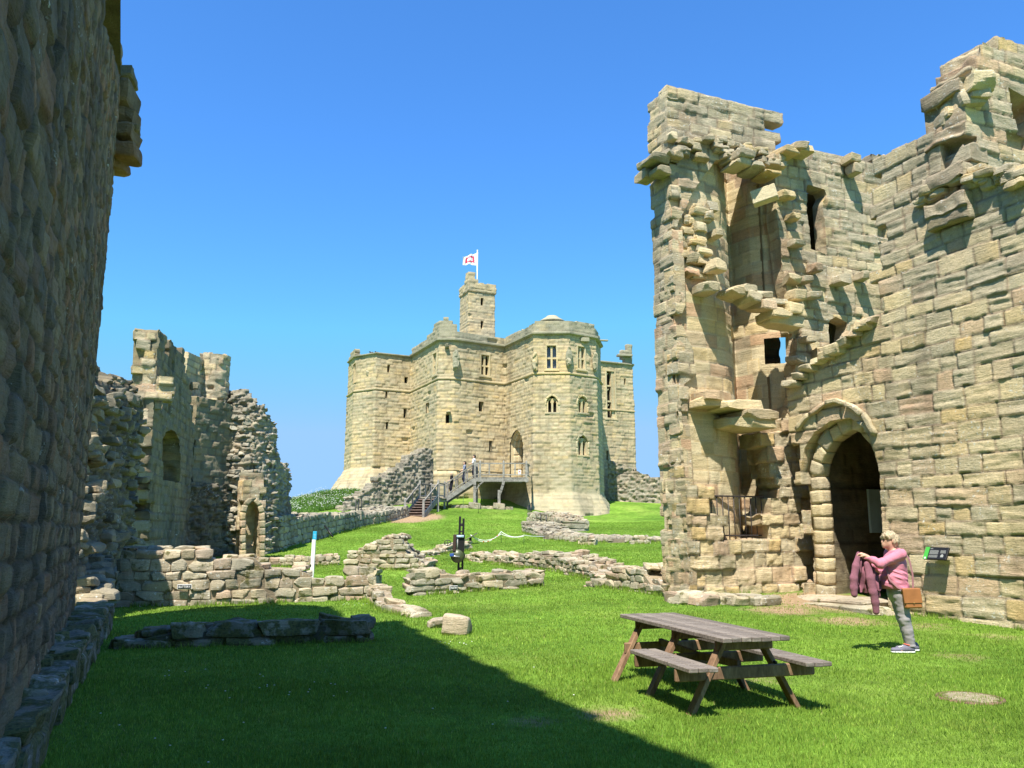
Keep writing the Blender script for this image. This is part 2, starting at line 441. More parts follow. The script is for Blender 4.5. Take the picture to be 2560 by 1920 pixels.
# ------------------------------------------------------------------ materials
def newmat(name):
    m = bpy.data.materials.new(name); m.use_nodes = True; nt = m.node_tree; nt.nodes.clear()
    out = nt.nodes.new('ShaderNodeOutputMaterial'); b = nt.nodes.new('ShaderNodeBsdfPrincipled')
    nt.links.new(b.outputs[0], out.inputs[0]); b.inputs['Roughness'].default_value = .9
    b.inputs['Specular IOR Level'].default_value = .25
    return m, nt, b
def _in(nt, sock, val):
    if hasattr(val, 'is_output') or isinstance(val, bpy.types.NodeSocket): nt.links.new(val, sock)
    elif isinstance(val, (tuple, list)) and len(val) == 3 and sock.type == 'RGBA': sock.default_value = (*val, 1)
    else: sock.default_value = val
def noise(nt, scale, det=3, rough=.55, vec=None, dist=0):
    n = nt.nodes.new('ShaderNodeTexNoise'); n.inputs['Scale'].default_value = scale; n.inputs['Detail'].default_value = det
    n.inputs['Roughness'].default_value = rough; n.inputs['Distortion'].default_value = dist
    nt.links.new(vec if vec is not None else coords(nt), n.inputs['Vector']); return n.outputs['Fac']
def coords(nt):
    if 'geo' not in nt.nodes:
        gnode = nt.nodes.new('ShaderNodeNewGeometry'); gnode.name = 'geo'
    return nt.nodes['geo'].outputs['Position']
def scaled(nt, v):
    m = nt.nodes.new('ShaderNodeVectorMath'); m.operation = 'MULTIPLY'; nt.links.new(coords(nt), m.inputs[0]); m.inputs[1].default_value = v; return m.outputs[0]
def ramp(nt, fac, stops, mode='LINEAR'):
    r = nt.nodes.new('ShaderNodeValToRGB'); e = r.color_ramp.elements; r.color_ramp.interpolation = mode
    while len(e) < len(stops): e.new(.5)
    for k, (p, c) in enumerate(stops):
        e[k].position = p; e[k].color = (*c, 1) if not isinstance(c, (int, float)) else (c, c, c, 1)
    nt.links.new(fac, r.inputs[0]); return r.outputs[0]
def mix(nt, fac, a, b, mode='MIX'):
    m = nt.nodes.new('ShaderNodeMix'); m.data_type = 'RGBA'; m.blend_type = mode
    _in(nt, m.inputs[0], fac); _in(nt, m.inputs[6], a); _in(nt, m.inputs[7], b); return m.outputs[2]
def mth(nt, op, a, b=0.0, clamp=False):
    m = nt.nodes.new('ShaderNodeMath'); m.operation = op; m.use_clamp = clamp; _in(nt, m.inputs[0], a); _in(nt, m.inputs[1], b); return m.outputs[0]
def bump(nt, b, h, strength=.5, dist=.02):
    n = nt.nodes.new('ShaderNodeBump'); n.inputs['Strength'].default_value = strength; n.inputs['Distance'].default_value = dist
    nt.links.new(h, n.inputs['Height']); nt.links.new(n.outputs[0], b.inputs['Normal'])
def stone_mat(name, pal, grey=(.24, .225, .16), greyamt=.5, mortar=(.33, .26, .19), lichen=.3, moss=0.0, sc=1.0, gz=None, bstr=.6):
    m, nt, b = newmat(name)
    at_ = nt.nodes.new('ShaderNodeAttribute'); at_.attribute_name = 'sc'
    sp = nt.nodes.new('ShaderNodeSeparateColor'); nt.links.new(at_.outputs['Color'], sp.inputs[0])
    k = len(pal); base = ramp(nt, sp.outputs[0], [(i / k, c) for i, c in enumerate(pal)])
    base = mix(nt, mth(nt, 'MULTIPLY', noise(nt, 5 * sc, 4, .65), .5), base, ramp(nt, noise(nt, 2.3 * sc, 3), [(.3, (.46, .33, .16)), (.5, (.56, .46, .27)), (.7, (.44, .39, .25))]), 'MIX')
    # strata streaks
    st = noise(nt, 3.0 * sc, 3, .6, scaled(nt, (.6, .6, 7)))
    if name.startswith('keep'): base = mix(nt, ramp(nt, noise(nt, .16, 4, .6), [(.50, 0.0), (.62, .55)]), base, (.66, .47, .20)); base = mix(nt, ramp(nt, noise(nt, .28, 5, .65, scaled(nt, (1, 1, 1.6))), [(.52, 0.0), (.64, .5)]), base, (.40, .37, .26))
    base = mix(nt, 1.0, base, ramp(nt, st, [(.3, .86), (.55, 1.0), (.75, 1.07)]), 'MULTIPLY')
    gn = ramp(nt, mth(nt, 'ADD', mth(nt, 'MULTIPLY', noise(nt, .45 * sc, 4, .6), .75), mth(nt, 'MULTIPLY', sp.outputs[2], .25)), [(.5 - .25 * greyamt, 0.0), (.74 - .25 * greyamt, 1.0)])
    if gz:
        z = nt.nodes.new('ShaderNodeSeparateXYZ'); nt.links.new(coords(nt), z.inputs[0])
        mr = nt.nodes.new('ShaderNodeMapRange'); mr.inputs[1].default_value = gz[0]; mr.inputs[2].default_value = gz[1]; mr.inputs[3].default_value = gz[2]; mr.inputs[4].default_value = gz[3]
        nt.links.new(z.outputs[2], mr.inputs[0]); gn = mth(nt, 'MULTIPLY', gn, mr.outputs[0], True); 
    gcol = mix(nt, noise(nt, 9 * sc, 3), tuple(c * .75 for c in grey), tuple(min(1, c * 1.35) for c in grey))
    base = mix(nt, mth(nt, 'MULTIPLY', gn, .85), base, gcol)
    base = mix(nt, mth(nt, 'MULTIPLY', sp.outputs[1], .8), base, mortar)
    if lichen > 0:
        ln = mth(nt, 'MULTIPLY', ramp(nt, noise(nt, 14 * sc, 3, .7), [(.60, 0.0), (.66, 1.0)]), ramp(nt, noise(nt, 1.1 * sc, 2), [(.62 - lichen * .35, 0.0), (.72 - lichen * .3, 1.0)]))
        base = mix(nt, ln, base, (.60, .59, .52))
    if moss > 0:
        ng = nt.nodes.new('ShaderNodeSeparateXYZ'); nt.links.new(nt.nodes['geo'].outputs['Normal'], ng.inputs[0])
        mn = mth(nt, 'MULTIPLY', ramp(nt, noise(nt, 4.0, 4, .65), [(.62 - moss * .3, 0.0), (.70 - moss * .3, 1.0)]), .85)
        base = mix(nt, mn, base, ramp(nt, noise(nt, 30, 2), [(.3, (.045, .05, .012)), (.6, (.13, .125, .03)), (.8, (.16, .10, .04))]))
    base = mix(nt, 1.0, base, ramp(nt, noise(nt, 30 * sc, 5, .75), [(.30, .66), (.45, 1.0), (.70, 1.12)]), 'MULTIPLY')
    if name == 'keep_sandstone':
        zz_ = nt.nodes.new('ShaderNodeSeparateXYZ'); nt.links.new(coords(nt), zz_.inputs[0]); mr = nt.nodes.new('ShaderNodeMapRange'); nt.links.new(zz_.outputs[2], mr.inputs[0])
        for i_, v_ in zip((1, 2, 3, 4), (4.4, 7.3, .85, 0.0)): mr.inputs[i_].default_value = v_
        base = mix(nt, mth(nt, 'MULTIPLY', mr.outputs[0], ramp(nt, noise(nt, .6, 4, .65), [(.32, .35), (.6, 1.0)])), base, ramp(nt, noise(nt, 1.5, 4), [(.35, (.30, .27, .18)), (.65, (.44, .38, .25))]))
    if name.startswith('keep'): base = mix(nt, 1.0, base, ramp(nt, noise(nt, .5, 5, .65, scaled(nt, (1.5, 1.5, .22))), [(.34, .70), (.48, 1.0)]), 'MULTIPLY')
    if not name.startswith(('keep', 'clean')): base = mix(nt, 1.0, base, ramp(nt, noise(nt, .7 * sc, 4, .6, scaled(nt, (1.6, 1.6, .35))), [(.36, .68), (.50, 1.0)]), 'MULTIPLY')
    nt.links.new(base, b.inputs['Base Color'])
    pit = ramp(nt, noise(nt, 34 * sc, 3, .6), [(.28, 0.0), (.40, 1.0)])
    bed = noise(nt, 2.2 * sc, 5, .7, scaled(nt, (2.2, 2.2, 17)))
    hh = mth(nt, 'ADD', mth(nt, 'ADD', noise(nt, 16 * sc, 7, .72), mth(nt, 'MULTIPLY', bed, .9)), mth(nt, 'MULTIPLY', pit, .35))
    bump(nt, b, hh, bstr, .03 / sc)
    return m
BUFF = [(.68, .53, .30), (.60, .47, .27), (.65, .44, .18), (.50, .43, .29), (.72, .59, .37), (.54, .32, .21), (.64, .51, .31), (.40, .345, .235), (.70, .56, .32)]
M = {}
M['ruin'] = stone_mat('weathered_sandstone', BUFF, greyamt=.42, lichen=.35, mortar=(.20, .15, .105), grey=(.36, .315, .225), gz=(0.0, 8.0, .5, 1.2), bstr=.8)  # mortar toned dark to deepen the shadow of the joints
M['ruin_light'] = stone_mat('clean_sandstone', [(.62, .50, .30), (.60, .50, .32), (.58, .42, .20), (.64, .55, .37), (.62, .51, .31), (.48, .30, .19)], greyamt=-.1, lichen=0, mortar=(.42, .32, .22))
M['keep'] = stone_mat('keep_sandstone', [(.63, .495, .275), (.58, .465, .27), (.60, .43, .20), (.52, .44, .29), (.67, .545, .33), (.48, .36, .22), (.61, .49, .295)], greyamt=.12, lichen=0, mortar=(.33, .26, .165), grey=(.33, .30, .21), sc=.5, bstr=.3)
M['keep_grey'] = stone_mat('keep_grey_stone', [(.36, .33, .23), (.40, .36, .25), (.33, .31, .22), (.44, .38, .25)], greyamt=.7, lichen=.1, mortar=(.28, .25, .18), grey=(.26, .25, .18), sc=.5, bstr=.3)
M['shade'] = stone_mat('dark_coursed_stone', [(.28, .18, .095), (.19, .13, .075), (.34, .15, .07), (.145, .105, .065), (.33, .23, .12), (.34, .14, .065), (.23, .16, .085)], greyamt=.3, lichen=.12, mortar=(.07, .055, .04), grey=(.14, .12, .09), bstr=.9)  # walls out of the sun: part of their shade is in this dark palette
M['rubble'] = stone_mat('rubble_stone', [(.42, .36, .27), (.34, .30, .22), (.46, .40, .28), (.30, .27, .21), (.38, .29, .21), (.44, .40, .32)], greyamt=.6, lichen=.35, mortar=(.20, .16, .12), grey=(.25, .23, .18))
M['dim'] = stone_mat('weathered_shade_stone', [(.24, .19, .11), (.17, .14, .085), (.29, .215, .115), (.14, .12, .075), (.22, .165, .09)], greyamt=.6, lichen=.15, mortar=(.14, .11, .08), grey=(.18, .17, .12))  # weathered stone, with the shade of the battlemented wall darkened into its colour
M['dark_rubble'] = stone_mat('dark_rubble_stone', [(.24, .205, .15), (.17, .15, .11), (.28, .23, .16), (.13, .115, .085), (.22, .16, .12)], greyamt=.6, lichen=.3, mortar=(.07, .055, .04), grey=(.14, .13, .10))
M['brown_rubble'] = stone_mat('brown_rubble_stone', [(.34, .28, .19), (.26, .215, .15), (.39, .32, .21), (.21, .18, .13), (.31, .225, .15)], greyamt=.45, lichen=.3, mortar=(.10, .08, .055), grey=(.20, .185, .14))
M['passage_shade'] = stone_mat('shade_toned_passage_stone', [(.10, .08, .055), (.07, .06, .045), (.12, .09, .06)], greyamt=.2, lichen=0, mortar=(.04, .03, .025), grey=(.06, .055, .045))  # near-black colour stands for the deep shade of the passage
M['low'] = stone_mat('low_wall_stone', [(.48, .41, .29), (.42, .36, .26), (.52, .42, .28), (.38, .34, .26), (.50, .45, .34), (.40, .28, .21)], greyamt=.45, lichen=.55, moss=.18, mortar=(.26, .20, .13), grey=(.30, .275, .21))
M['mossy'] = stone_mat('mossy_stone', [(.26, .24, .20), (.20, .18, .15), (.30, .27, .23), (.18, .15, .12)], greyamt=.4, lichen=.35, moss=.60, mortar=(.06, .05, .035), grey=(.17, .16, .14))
def plain(name, c, rough=.7, spec=.3, metal=0, var=.0, nsc=8, bstr=0):
    m, nt, b = newmat(name); b.inputs['Roughness'].default_value = rough; b.inputs['Specular IOR Level'].default_value = spec; b.inputs['Metallic'].default_value = metal
    n = noise(nt, nsc, 4)
    nt.links.new(ramp(nt, n, [(.3, tuple(x * (1 - var) for x in c)), (.7, tuple(min(1, x * (1 + var)) for x in c))]), b.inputs['Base Color'])
    if bstr: bump(nt, b, n, bstr, .01)
    return m
def wood(name, c1, c2, c3, axis=(1, 1, 1), sc=1.0):
    m, nt, b = newmat(name); b.inputs['Roughness'].default_value = .8
    tc = nt.nodes.new('ShaderNodeTexCoord'); mp = nt.nodes.new('ShaderNodeMapping'); mp.inputs['Scale'].default_value = axis
    nt.links.new(tc.outputs['Object'], mp.inputs[0])
    n1 = noise(nt, 9 * sc, 5, .6, mp.outputs[0], .4); n2 = noise(nt, 40 * sc, 4, .7, mp.outputs[0])
    at_ = nt.nodes.new('ShaderNodeAttribute'); at_.attribute_name = 'sc'; sp = nt.nodes.new('ShaderNodeSeparateColor'); nt.links.new(at_.outputs['Color'], sp.inputs[0])
    col = ramp(nt, n1, [(.3, c1), (.5, c2), (.72, c3)])
    col = mix(nt, 1.0, col, ramp(nt, n2, [(.35, .72), (.6, 1.08)]), 'MULTIPLY')
    col = mix(nt, 1.0, col, ramp(nt, sp.outputs[0], [(0, .78), (1, 1.2)]), 'MULTIPLY')
    nt.links.new(col, b.inputs['Base Color']); bump(nt, b, n2, .35, .004); return m
DARK = plain('dark_interior', (.02, .018, .015), .95, .1)
M['glass'] = plain('leaded_glass', (.10, .12, .14), .15, .8, var=.5, nsc=3)
M['black'] = plain('black_paint', (.012, .012, .013), .45, .4)
M['iron'] = plain('rusty_iron', (.035, .03, .03), .6, .4, var=.5)
M['white'] = plain('white_paint', (.80, .80, .79), .5, .4)
M['blue'] = plain('cyan_paint', (.03, .38, .62), .5, .4)

# ground: grass with bare earth where people walk
def ground_mat():
    m, nt, b = newmat('lawn'); b.inputs['Roughness'].default_value = .95; b.inputs['Specular IOR Level'].default_value = .1
    at_ = nt.nodes.new('ShaderNodeAttribute'); at_.attribute_name = 'sc'; sp = nt.nodes.new('ShaderNodeSeparateColor'); nt.links.new(at_.outputs['Color'], sp.inputs[0])
    n1 = noise(nt, .35, 4, .6); n2 = noise(nt, 26, 4, .7); n3 = noise(nt, 3.2, 3)
    c = ramp(nt, n1, [(.35, (.115, .225, .026)), (.5, (.155, .28, .034)), (.66, (.22, .33, .055))])
    c = mix(nt, 1.0, c, ramp(nt, n3, [(.3, .68), (.7, 1.2)]), 'MULTIPLY')
    c = mix(nt, 1.0, c, ramp(nt, noise(nt, .11, 3, .6, scaled(nt, (1, 2.2, 1))), [(.38, .72), (.62, 1.12)]), 'MULTIPLY')
    c = mix(nt, 1.0, c, ramp(nt, n2, [(.3, .65), (.7, 1.25)]), 'MULTIPLY')
    e = ramp(nt, mth(nt, 'ADD', sp.outputs[1], mth(nt, 'MULTIPLY', noise(nt, 5, 4, .7), .5)), [(.52, 0.0), (.78, 1.0)])
    c = mix(nt, e, c, ramp(nt, noise(nt, 12, 4), [(.3, (.24, .16, .09)), (.7, (.40, .29, .18))]))
    nt.links.new(c, b.inputs['Base Color'])
    bump(nt, b, noise(nt, 38, 4, .75), .8, .03); return m
M['lawn'] = ground_mat()
def blade_mat(name, a, c, tr=.35):
    m = bpy.data.materials.new(name); m.use_nodes = True; nt = m.node_tree; nt.nodes.clear()
    out = nt.nodes.new('ShaderNodeOutputMaterial'); d = nt.nodes.new('ShaderNodeBsdfDiffuse'); t = nt.nodes.new('ShaderNodeBsdfTranslucent'); mx = nt.nodes.new('ShaderNodeMixShader')
    at_ = nt.nodes.new('ShaderNodeAttribute'); at_.attribute_name = 'sc'; sp = nt.nodes.new('ShaderNodeSeparateColor'); nt.links.new(at_.outputs['Color'], sp.inputs[0])
    col = ramp(nt, sp.outputs[0], [(0, a), (.85, c), (.97, tuple(min(1, x * 1.5) for x in c)), (1, (.45, .40, .18))])
    col = mix(nt, 1.0, col, ramp(nt, noise(nt, .5, 3), [(.3, .74), (.7, 1.15)]), 'MULTIPLY')
    col = mix(nt, ramp(nt, noise(nt, 1.7, 4, .65), [(.56, 0.0), (.72, .35)]), col, (.36, .37, .09))
    col = mix(nt, 1.0, col, ramp(nt, noise(nt, 7, 3, .6), [(.3, .78), (.7, 1.12)]), 'MULTIPLY')
    nt.links.new(col, d.inputs[0]); nt.links.new(col, t.inputs[0]); mx.inputs[0].default_value = tr
    nt.links.new(d.outputs[0], mx.inputs[1]); nt.links.new(t.outputs[0], mx.inputs[2]); nt.links.new(mx.outputs[0], out.inputs[0]); return m
M['blade'] = blade_mat('grass_blades', (.15, .265, .03), (.285, .425, .07))
M['weed'] = blade_mat('weeds', (.10, .22, .04), (.20, .34, .08))
M['umbel'] = plain('white_flower', (.75, .76, .68), .9, .1)

# ------------------------------------------------------------------ ground
def nonuni(a, b, n, c=0, k=3.2):
    t = np.linspace(-1, 1, n); s = np.sinh(k * t) / np.sinh(k); return np.where(s < 0, c + s * (c - a), c + s * (b - c))
EARTH = [(*at_z(1520, 1785, 0)[:2], .45, .50), (*at_z(1900, 1700, 0)[:2], .7, .36), (*at_z(2120, 1560, 0)[:2], .9, .55), (*at_z(2400, 1640, 0)[:2], .7, .38), (*at_z(1330, 1800, 0)[:2], .4, .42), (*at_z(2060, 1510, .1)[:2], 1.5, .9), (*at_z(2160, 1515, .1)[:2], 1.6, .9), (*at_z(2300, 1560, .05)[:2], 1.0, .4),
         (*at_z(1960, 1525, .1)[:2], 1.0, .6), (*at_z(2500, 1590, 0)[:2], .7, .4), (at(1032, 1296, 55.4)[0], 55.2, 1.9, 1.3), (at(1010, 1300, 54)[0], 53.6, 1.6, 1.0)]
def earth(x, y):
    e = np.zeros(len(x))
    for ex, ey, r, s in EARTH: e = np.maximum(e, s * np.exp(-((x - ex) ** 2 + (y - ey) ** 2) / (r * r)))
    return e
gx = nonuni(-900, 900, 420, 1.0, 6.5); gy = nonuni(-200, 1500, 620, 14.0, 5.6)
GX, GY = np.meshgrid(gx, gy, indexing='ij'); zz = tzs(GX, GY)
zz -= 0 
ny = len(gy); ci = (np.arange(len(gx) - 1)[:, None] * ny + np.arange(ny - 1)[None]).ravel()
mb = MB(); mb.add(np.stack([GX.ravel(), GY.ravel(), zz], 1), np.stack([ci, ci + ny, ci + ny + 1, ci + 1], 1), c=np.c_[zz * 0 + .5, np.clip(earth(GX.ravel(), GY.ravel()), 0, 1), zz * 0], smooth=True)
ground = tag(mb.build('ground', M['lawn']), kind='structure')

# short mown grass blades near the camera
def grass():
    rs = np.random.RandomState(3); N = 620000
    # density falls with distance: sample in picture-like fan but as real plants on the ground
    Y = 3.0 * (26 / 3.0) ** rs.rand(N); X = rs.uniform(-.70, .70, N) * Y * 1.04
    e = earth(X, Y); k = (rs.rand(N) > e * 1.3)
    # keep clear of walls and stones
    k &= ~((X < -3.2 - .417 * (Y - 5.6)) )
    bx, by = 7.57, 16.5; k &= ~(((X - bx) * .915 + (Y - by) * .40 > -.02))
    X, Y = X[k], Y[k]
    N2 = 380000; Y2 = 24 + 34 * rs.rand(N2) ** .8; X2 = rs.uniform(-.40, .42, N2) * Y2; k2 = rs.rand(N2) > earth(X2, Y2) * 1.3
    X = np.r_[X, X2[k2]]; Y = np.r_[Y, Y2[k2]]; N = len(X); Z = tzs(X, Y)
    a = rs.uniform(0, 2 * np.pi, N); h = rs.uniform(.018, .042, N) * (1 + .35 * vnoise(N3(X, Y, X * 0, 1.3), 8)); w = rs.uniform(.0015, .003, N) * np.clip(Y / 4.5, 1, 7)
    ln = rs.uniform(.0, .03, N); la = rs.uniform(0, 2 * np.pi, N)
    P0 = np.stack([X - np.cos(a) * w, Y - np.sin(a) * w, Z - .004], 1); P1 = np.stack([X + np.cos(a) * w, Y + np.sin(a) * w, Z - .004], 1)
    P2 = np.stack([X + np.cos(la) * ln, Y + np.sin(la) * ln, Z + h], 1)
    V = np.stack([P0, P1, P2], 1).reshape(-1, 3); t = np.arange(N * 3).reshape(-1, 3)
    c = np.repeat(np.c_[rs.rand(N), np.zeros(N), rs.rand(N)], 3, 0)
    mb = MB(); mb.add(V, t=t, c=c, smooth=False)
    tag(mb.build('grass', M['blade']), 'short bright green mown grass of the lawn', 'grass', kind='stuff')
    # daisies
    mb = MB()
    for cu, cv, r, n in ((1150, 1612, .25, 9), (310, 1515, .5, 12), (780, 1730, .6, 9), (450, 1690, .5, 5), (900, 1512, .4, 10), (560, 1880, .8, 6), (250, 1800, .6, 4), (1180, 1760, 1.5, 6), (680, 1715, .6, 10)):
        cx, cy, _ = at_z(cu, cv, 0)
        for i in range(n):
            x, y = cx + rs.normal() * r * .6, cy + rs.normal() * r * .6
            lathe(mb, (x, y, tz(x, y) + .03), [(.001, .006), (.008, .004), (.009, 0), (.001, -.002)], 6)
    tag(mb.build('daisies', M['umbel']), 'tiny white daisies scattered over the lawn', 'flowers', kind='stuff')
grass()

# ------------------------------------------------------------------ near shaded wall on the left
AV = np.array([.92, .39]) / math.hypot(.92, .39); BV = np.array([AV[1], -AV[0]])       # castle grid: A to the right and away, B towards the camera
WC = np.array(at(183, 1545, 13.5)[:2])          # far corner of the near wall
WD = np.array([-.425, .905]); WD /= np.hypot(*WD)
def near_wall():
    t = thing('castle_wall', 'tall shaded wall of large coursed blocks in the left foreground', 'wall', (WC[0], WC[1], 0))
    mb = MB()
    start = WC - WD * 22
    NW = dict(ch=(.18, .29), bl=(.2, .46), joint=.024, bev=.034, rel=.042, off=.02, warp=.05, wf=.8, rough=.02, rf=7, tilt=.08, miss=.012, strat=.008)
    sheet(mb, [start, WC], -.3, 15, .034, NW, seed=5, outline=[(-1, -1), (22.2, -1), (22.2, 11.2), (21.6, 11.6), (20.9, 12.8), (19.2, 14.8), (15.3, 13.4), (9.8, 12.1), (6.6, 11.4), (-1, 11.2)], ragged=.1, blocky=True, extra=lambda s, z: -.85 * np.clip((z - (7.1 + (s - 16) / 6 * 2.4)) / .8, 0, 1) * (s > 16))
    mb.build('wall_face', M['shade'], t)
    # end face and back so the wall is a solid mass
    mb = MB(); nW = np.array([WD[1], -WD[0]])
    sheet(mb, [WC + WD * .0, WC - nW * 1.9], -.3, 9.55, .09, WORN, seed=6); sheet(mb, [WC - nW * .87, WC - nW * 1.9], 9.5, 11.2, .09, WORN, seed=16)
    sheet(mb, [WC - nW * 1.9, start - nW * 1.9], -.3, 9.4, .4, WORN, seed=7)
    sheet(mb, [start - nW * 1.9, start], -.3, 9.4, .4, WORN, seed=8)
    top = [WC, WC - nW * 1.9, start - nW * 1.9, start]
    mb.add([(p[0], p[1], 9.3) for p in top], [[0, 1, 2, 3]], smooth=False)
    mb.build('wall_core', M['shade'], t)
    # the broken corbels near the top of the corner
    for k, (u, v, hx, hz, r) in enumerate(((276, 120, .19, .14, .2), (268, 160, .14, .07, .1), (258, 60, .14, .16, 0), (270, 190, .2, .07, .3), (298, 196, .28, .12, .1), (296, 248, .29, .22, 0), (312, 300, .24, .14, .1), (306, 336, .28, .13, 0), (332, 340, .13, .07, .3), (318, 384, .22, .14, .1), (290, 410, .18, .12, 0), (262, 440, .10, .12, .2), (262, 60, .12, .3, 0), (266, 215, .2, .2, 0), (270, 320, .22, .25, 0), (275, 370, .2, .12, 0))):
        x, y, z = at(u - 3, v, WC[1] + .0 - k % 2 * .15); mb = MB()
        stones(mb, [(x, y, z)], [(hx, .32, hz)], .12 + r, n=6, k=8, rough=.05, seed=20 + k, nscale=3, tilt=.12)
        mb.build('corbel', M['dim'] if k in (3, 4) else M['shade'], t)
near_wall()

def ledge():
    p0 = np.array(at_z(40, 1990, 0)[:2]); p1 = np.array(at_z(276, 1568, 0)[:2]); d = (p1 - p0); L = np.hypot(*d); d /= L; n = np.array([d[1], -d[0]])
    p0 = p0 - d * 2.0; L += 2.0
    mb = MB(); rs = np.random.RandomState(4); s = 0; yaw = math.atan2(d[1], d[0])
    while s < L:
        l = rs.uniform(.5, 1.15); l = min(l, L - s + .1); c = p0 + d * (s + l / 2)
        # face stones
        stones(mb, [(*(c - n * .22), .15)], [(l / 2 * .99, .26, .2)], yaw, n=6, k=9, rough=.05, seed=int(s * 31), nscale=2.5, tilt=.03)
        hp = .40 if s > L - 6.6 else .33
        stones(mb, [(*(c - n * (.27 + rs.uniform(-.04, .03))), hp - .04)], [(l / 2 * .96, .29, .085)], yaw, n=6, k=8, rough=.05, seed=int(s * 77) + 3, nscale=3, tilt=.06)
        if s < L - 5.5:
            for q in range(4):
                cc = p0 + d * (s + rs.uniform(0, l)) - n * rs.uniform(.05, .75)
                stones(mb, [(*cc, hp + rs.uniform(-.03, .06))], [(rs.uniform(.1, .26), rs.uniform(.09, .2), rs.uniform(.03, .07))], yaw + rs.uniform(-.5, .5), n=4, rough=.04, seed=int(s * 91) + q, nscale=4, tilt=.15)
        s += l
    c = p0 + d * L / 2 - n * .62
    obox(mb, (*c, .05), (*d, 0), (*n, 0), (0, 0, 1), L / 2, .40, .27, col=(.3, 1, .5))
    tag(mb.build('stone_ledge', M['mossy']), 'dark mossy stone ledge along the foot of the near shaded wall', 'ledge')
ledge()

# ------------------------------------------------------------------ low ruined walls built stone by stone
TUFTS = []
def lowwall(name, label, pts, width, hts, mat, ch=.2, bl=(.25, .55), seed=1, *, topk=1.0, n=6, k=8, rough=.03, group='low ruined walls on the lawn', both=True, zb=None, endcaps=True, cat='ruined wall'):
    rs = np.random.RandomState(seed); mb = MB(); pts = [np.array(p[:2], float) for p in pts]
    seg = [(a, (b - a) / np.hypot(*(b - a)), np.hypot(*(b - a))) for a, b in zip(pts[:-1], pts[1:])]; L = sum(s[2] for s in seg)
    def ev(s):
        s = max(0, min(L - 1e-6, s))
        for a, d, l in seg:
            if s <= l: return a + d * s, d
            s -= l
        return pts[-1], seg[-1][1]
    hs = np.array([h[0] for h in hts]) * L; hv = np.array([h[1] for h in hts])
    H = lambda s: float(np.interp(s, hs, hv))
    sides = (1, -1) if both else (1,)
    for side in sides:
        zc = -.12; c = 0
        while zc < hv.max():
            h = ch * rs.uniform(.8, 1.25); s = -rs.uniform(0, .2)
            while s < L:
                l = rs.uniform(*bl); l = min(l, max(.14, L - s)); p, d = ev(s + l / 2); nn = np.array([d[1], -d[0]])
                if zc + h * .55 < H(s + l / 2) + rs.uniform(-.04, .04):
                    dep = rs.uniform(.12, .2); cc = p + nn * side * (width / 2 - dep + rs.uniform(-.015, .03))
                    z0 = zb if zb is not None else tz(*cc)
                    stones(mb, [(*cc, z0 + zc + h / 2)], [(l / 2 * .97, dep, h / 2 * .97)], math.atan2(d[1], d[0]) + rs.uniform(-.03, .03), n=n, k=k, rough=rough, seed=rs.randint(9999), tilt=.04, nscale=4)
                s += l
            zc += h
    for side in (1, -1):
        for k in range(int(L * 90)):
            p, d = ev(rs.uniform(-.05, L + .05)); nn = np.array([d[1], -d[0]]); TUFTS.append(p + nn * side * (width / 2 + rs.exponential(.035) - .01))
    # core
    m = max(2, int(L / .3)); v = []; q = []; cc = []
    for i in range(m + 1):
        s = L * i / m; p, d = ev(s); nn = np.array([d[1], -d[0]]); h = H(s) - .07; z0 = zb if zb is not None else tz(*p)
        w = width / 2 - .045
        for a, b in ((w, -.2), (w, h + rs.uniform(-.04, .02)), (0, h + rs.uniform(-.02, .05)), (-w, h + rs.uniform(-.04, .02)), (-w, -.2)): v.append((*(p + nn * a), z0 + b))
    for i in range(m):
        for j in range(4): q.append([i * 5 + j, i * 5 + j + 1, (i + 1) * 5 + j + 1, (i + 1) * 5 + j])
    q += [[0, 1, 2, 3]]; e = m * 5; q += [[e, e + 3, e + 2, e + 1]]
    mb.add(v, q, [[0, 3, 4], [e, e + 4, e + 3]], c=(.3, 1, .5), smooth=False)
    # loose top stones
    cnt = int(L * max(.3, width - .3) * 9 * topk); C = []; S = []; Rz = []
    for i in range(cnt):
        s = rs.uniform(.05, L - .05); p, d = ev(s); nn = np.array([d[1], -d[0]]); cc = p + nn * rs.uniform(-1, 1) * (width / 2 - .14)
        z0 = zb if zb is not None else tz(*cc)
        C.append((*cc, z0 + H(s) - .05 + rs.uniform(-.03, .05))); S.append((rs.uniform(.08, .24), rs.uniform(.07, .2), rs.uniform(.035, .08))); Rz.append(math.atan2(d[1], d[0]) + rs.uniform(-.5, .5))
    stones(mb, C, S, Rz, n=n, k=5, rough=.03, seed=seed + 5, tilt=.2, nscale=5)
    if endcaps:
        for sgn, s in ((-1, 0), (1, L)):
            p, d = ev(s); zc = -.1
            while zc < H(s) - .05:
                h = min(ch * 1.1, H(s) - zc)
                z0 = zb if zb is not None else tz(*p)
                stones(mb, [(*(p + d * sgn * (-.08)), z0 + zc + h / 2)], [(.15, width / 2 * .96, h / 2)], math.atan2(d[1], d[0]), n=n, k=k, rough=rough, seed=rs.randint(9999), tilt=.02, nscale=4)
                zc += h
    return tag(mb.build(name, mat), label, cat, group)
P = lambda u, v, z: at_z(u, v, z)[:2]
def mid(a, b, off):      # shift a front base line back by half a width
    a, b = np.array(a), np.array(b); d = (b - a) / np.hypot(*(b - a)); n = np.array([d[1], -d[0]]); return a - n * off, b - n * off
a, b = mid(P(300, 1512, .02), P(925, 1496, .02), .35)
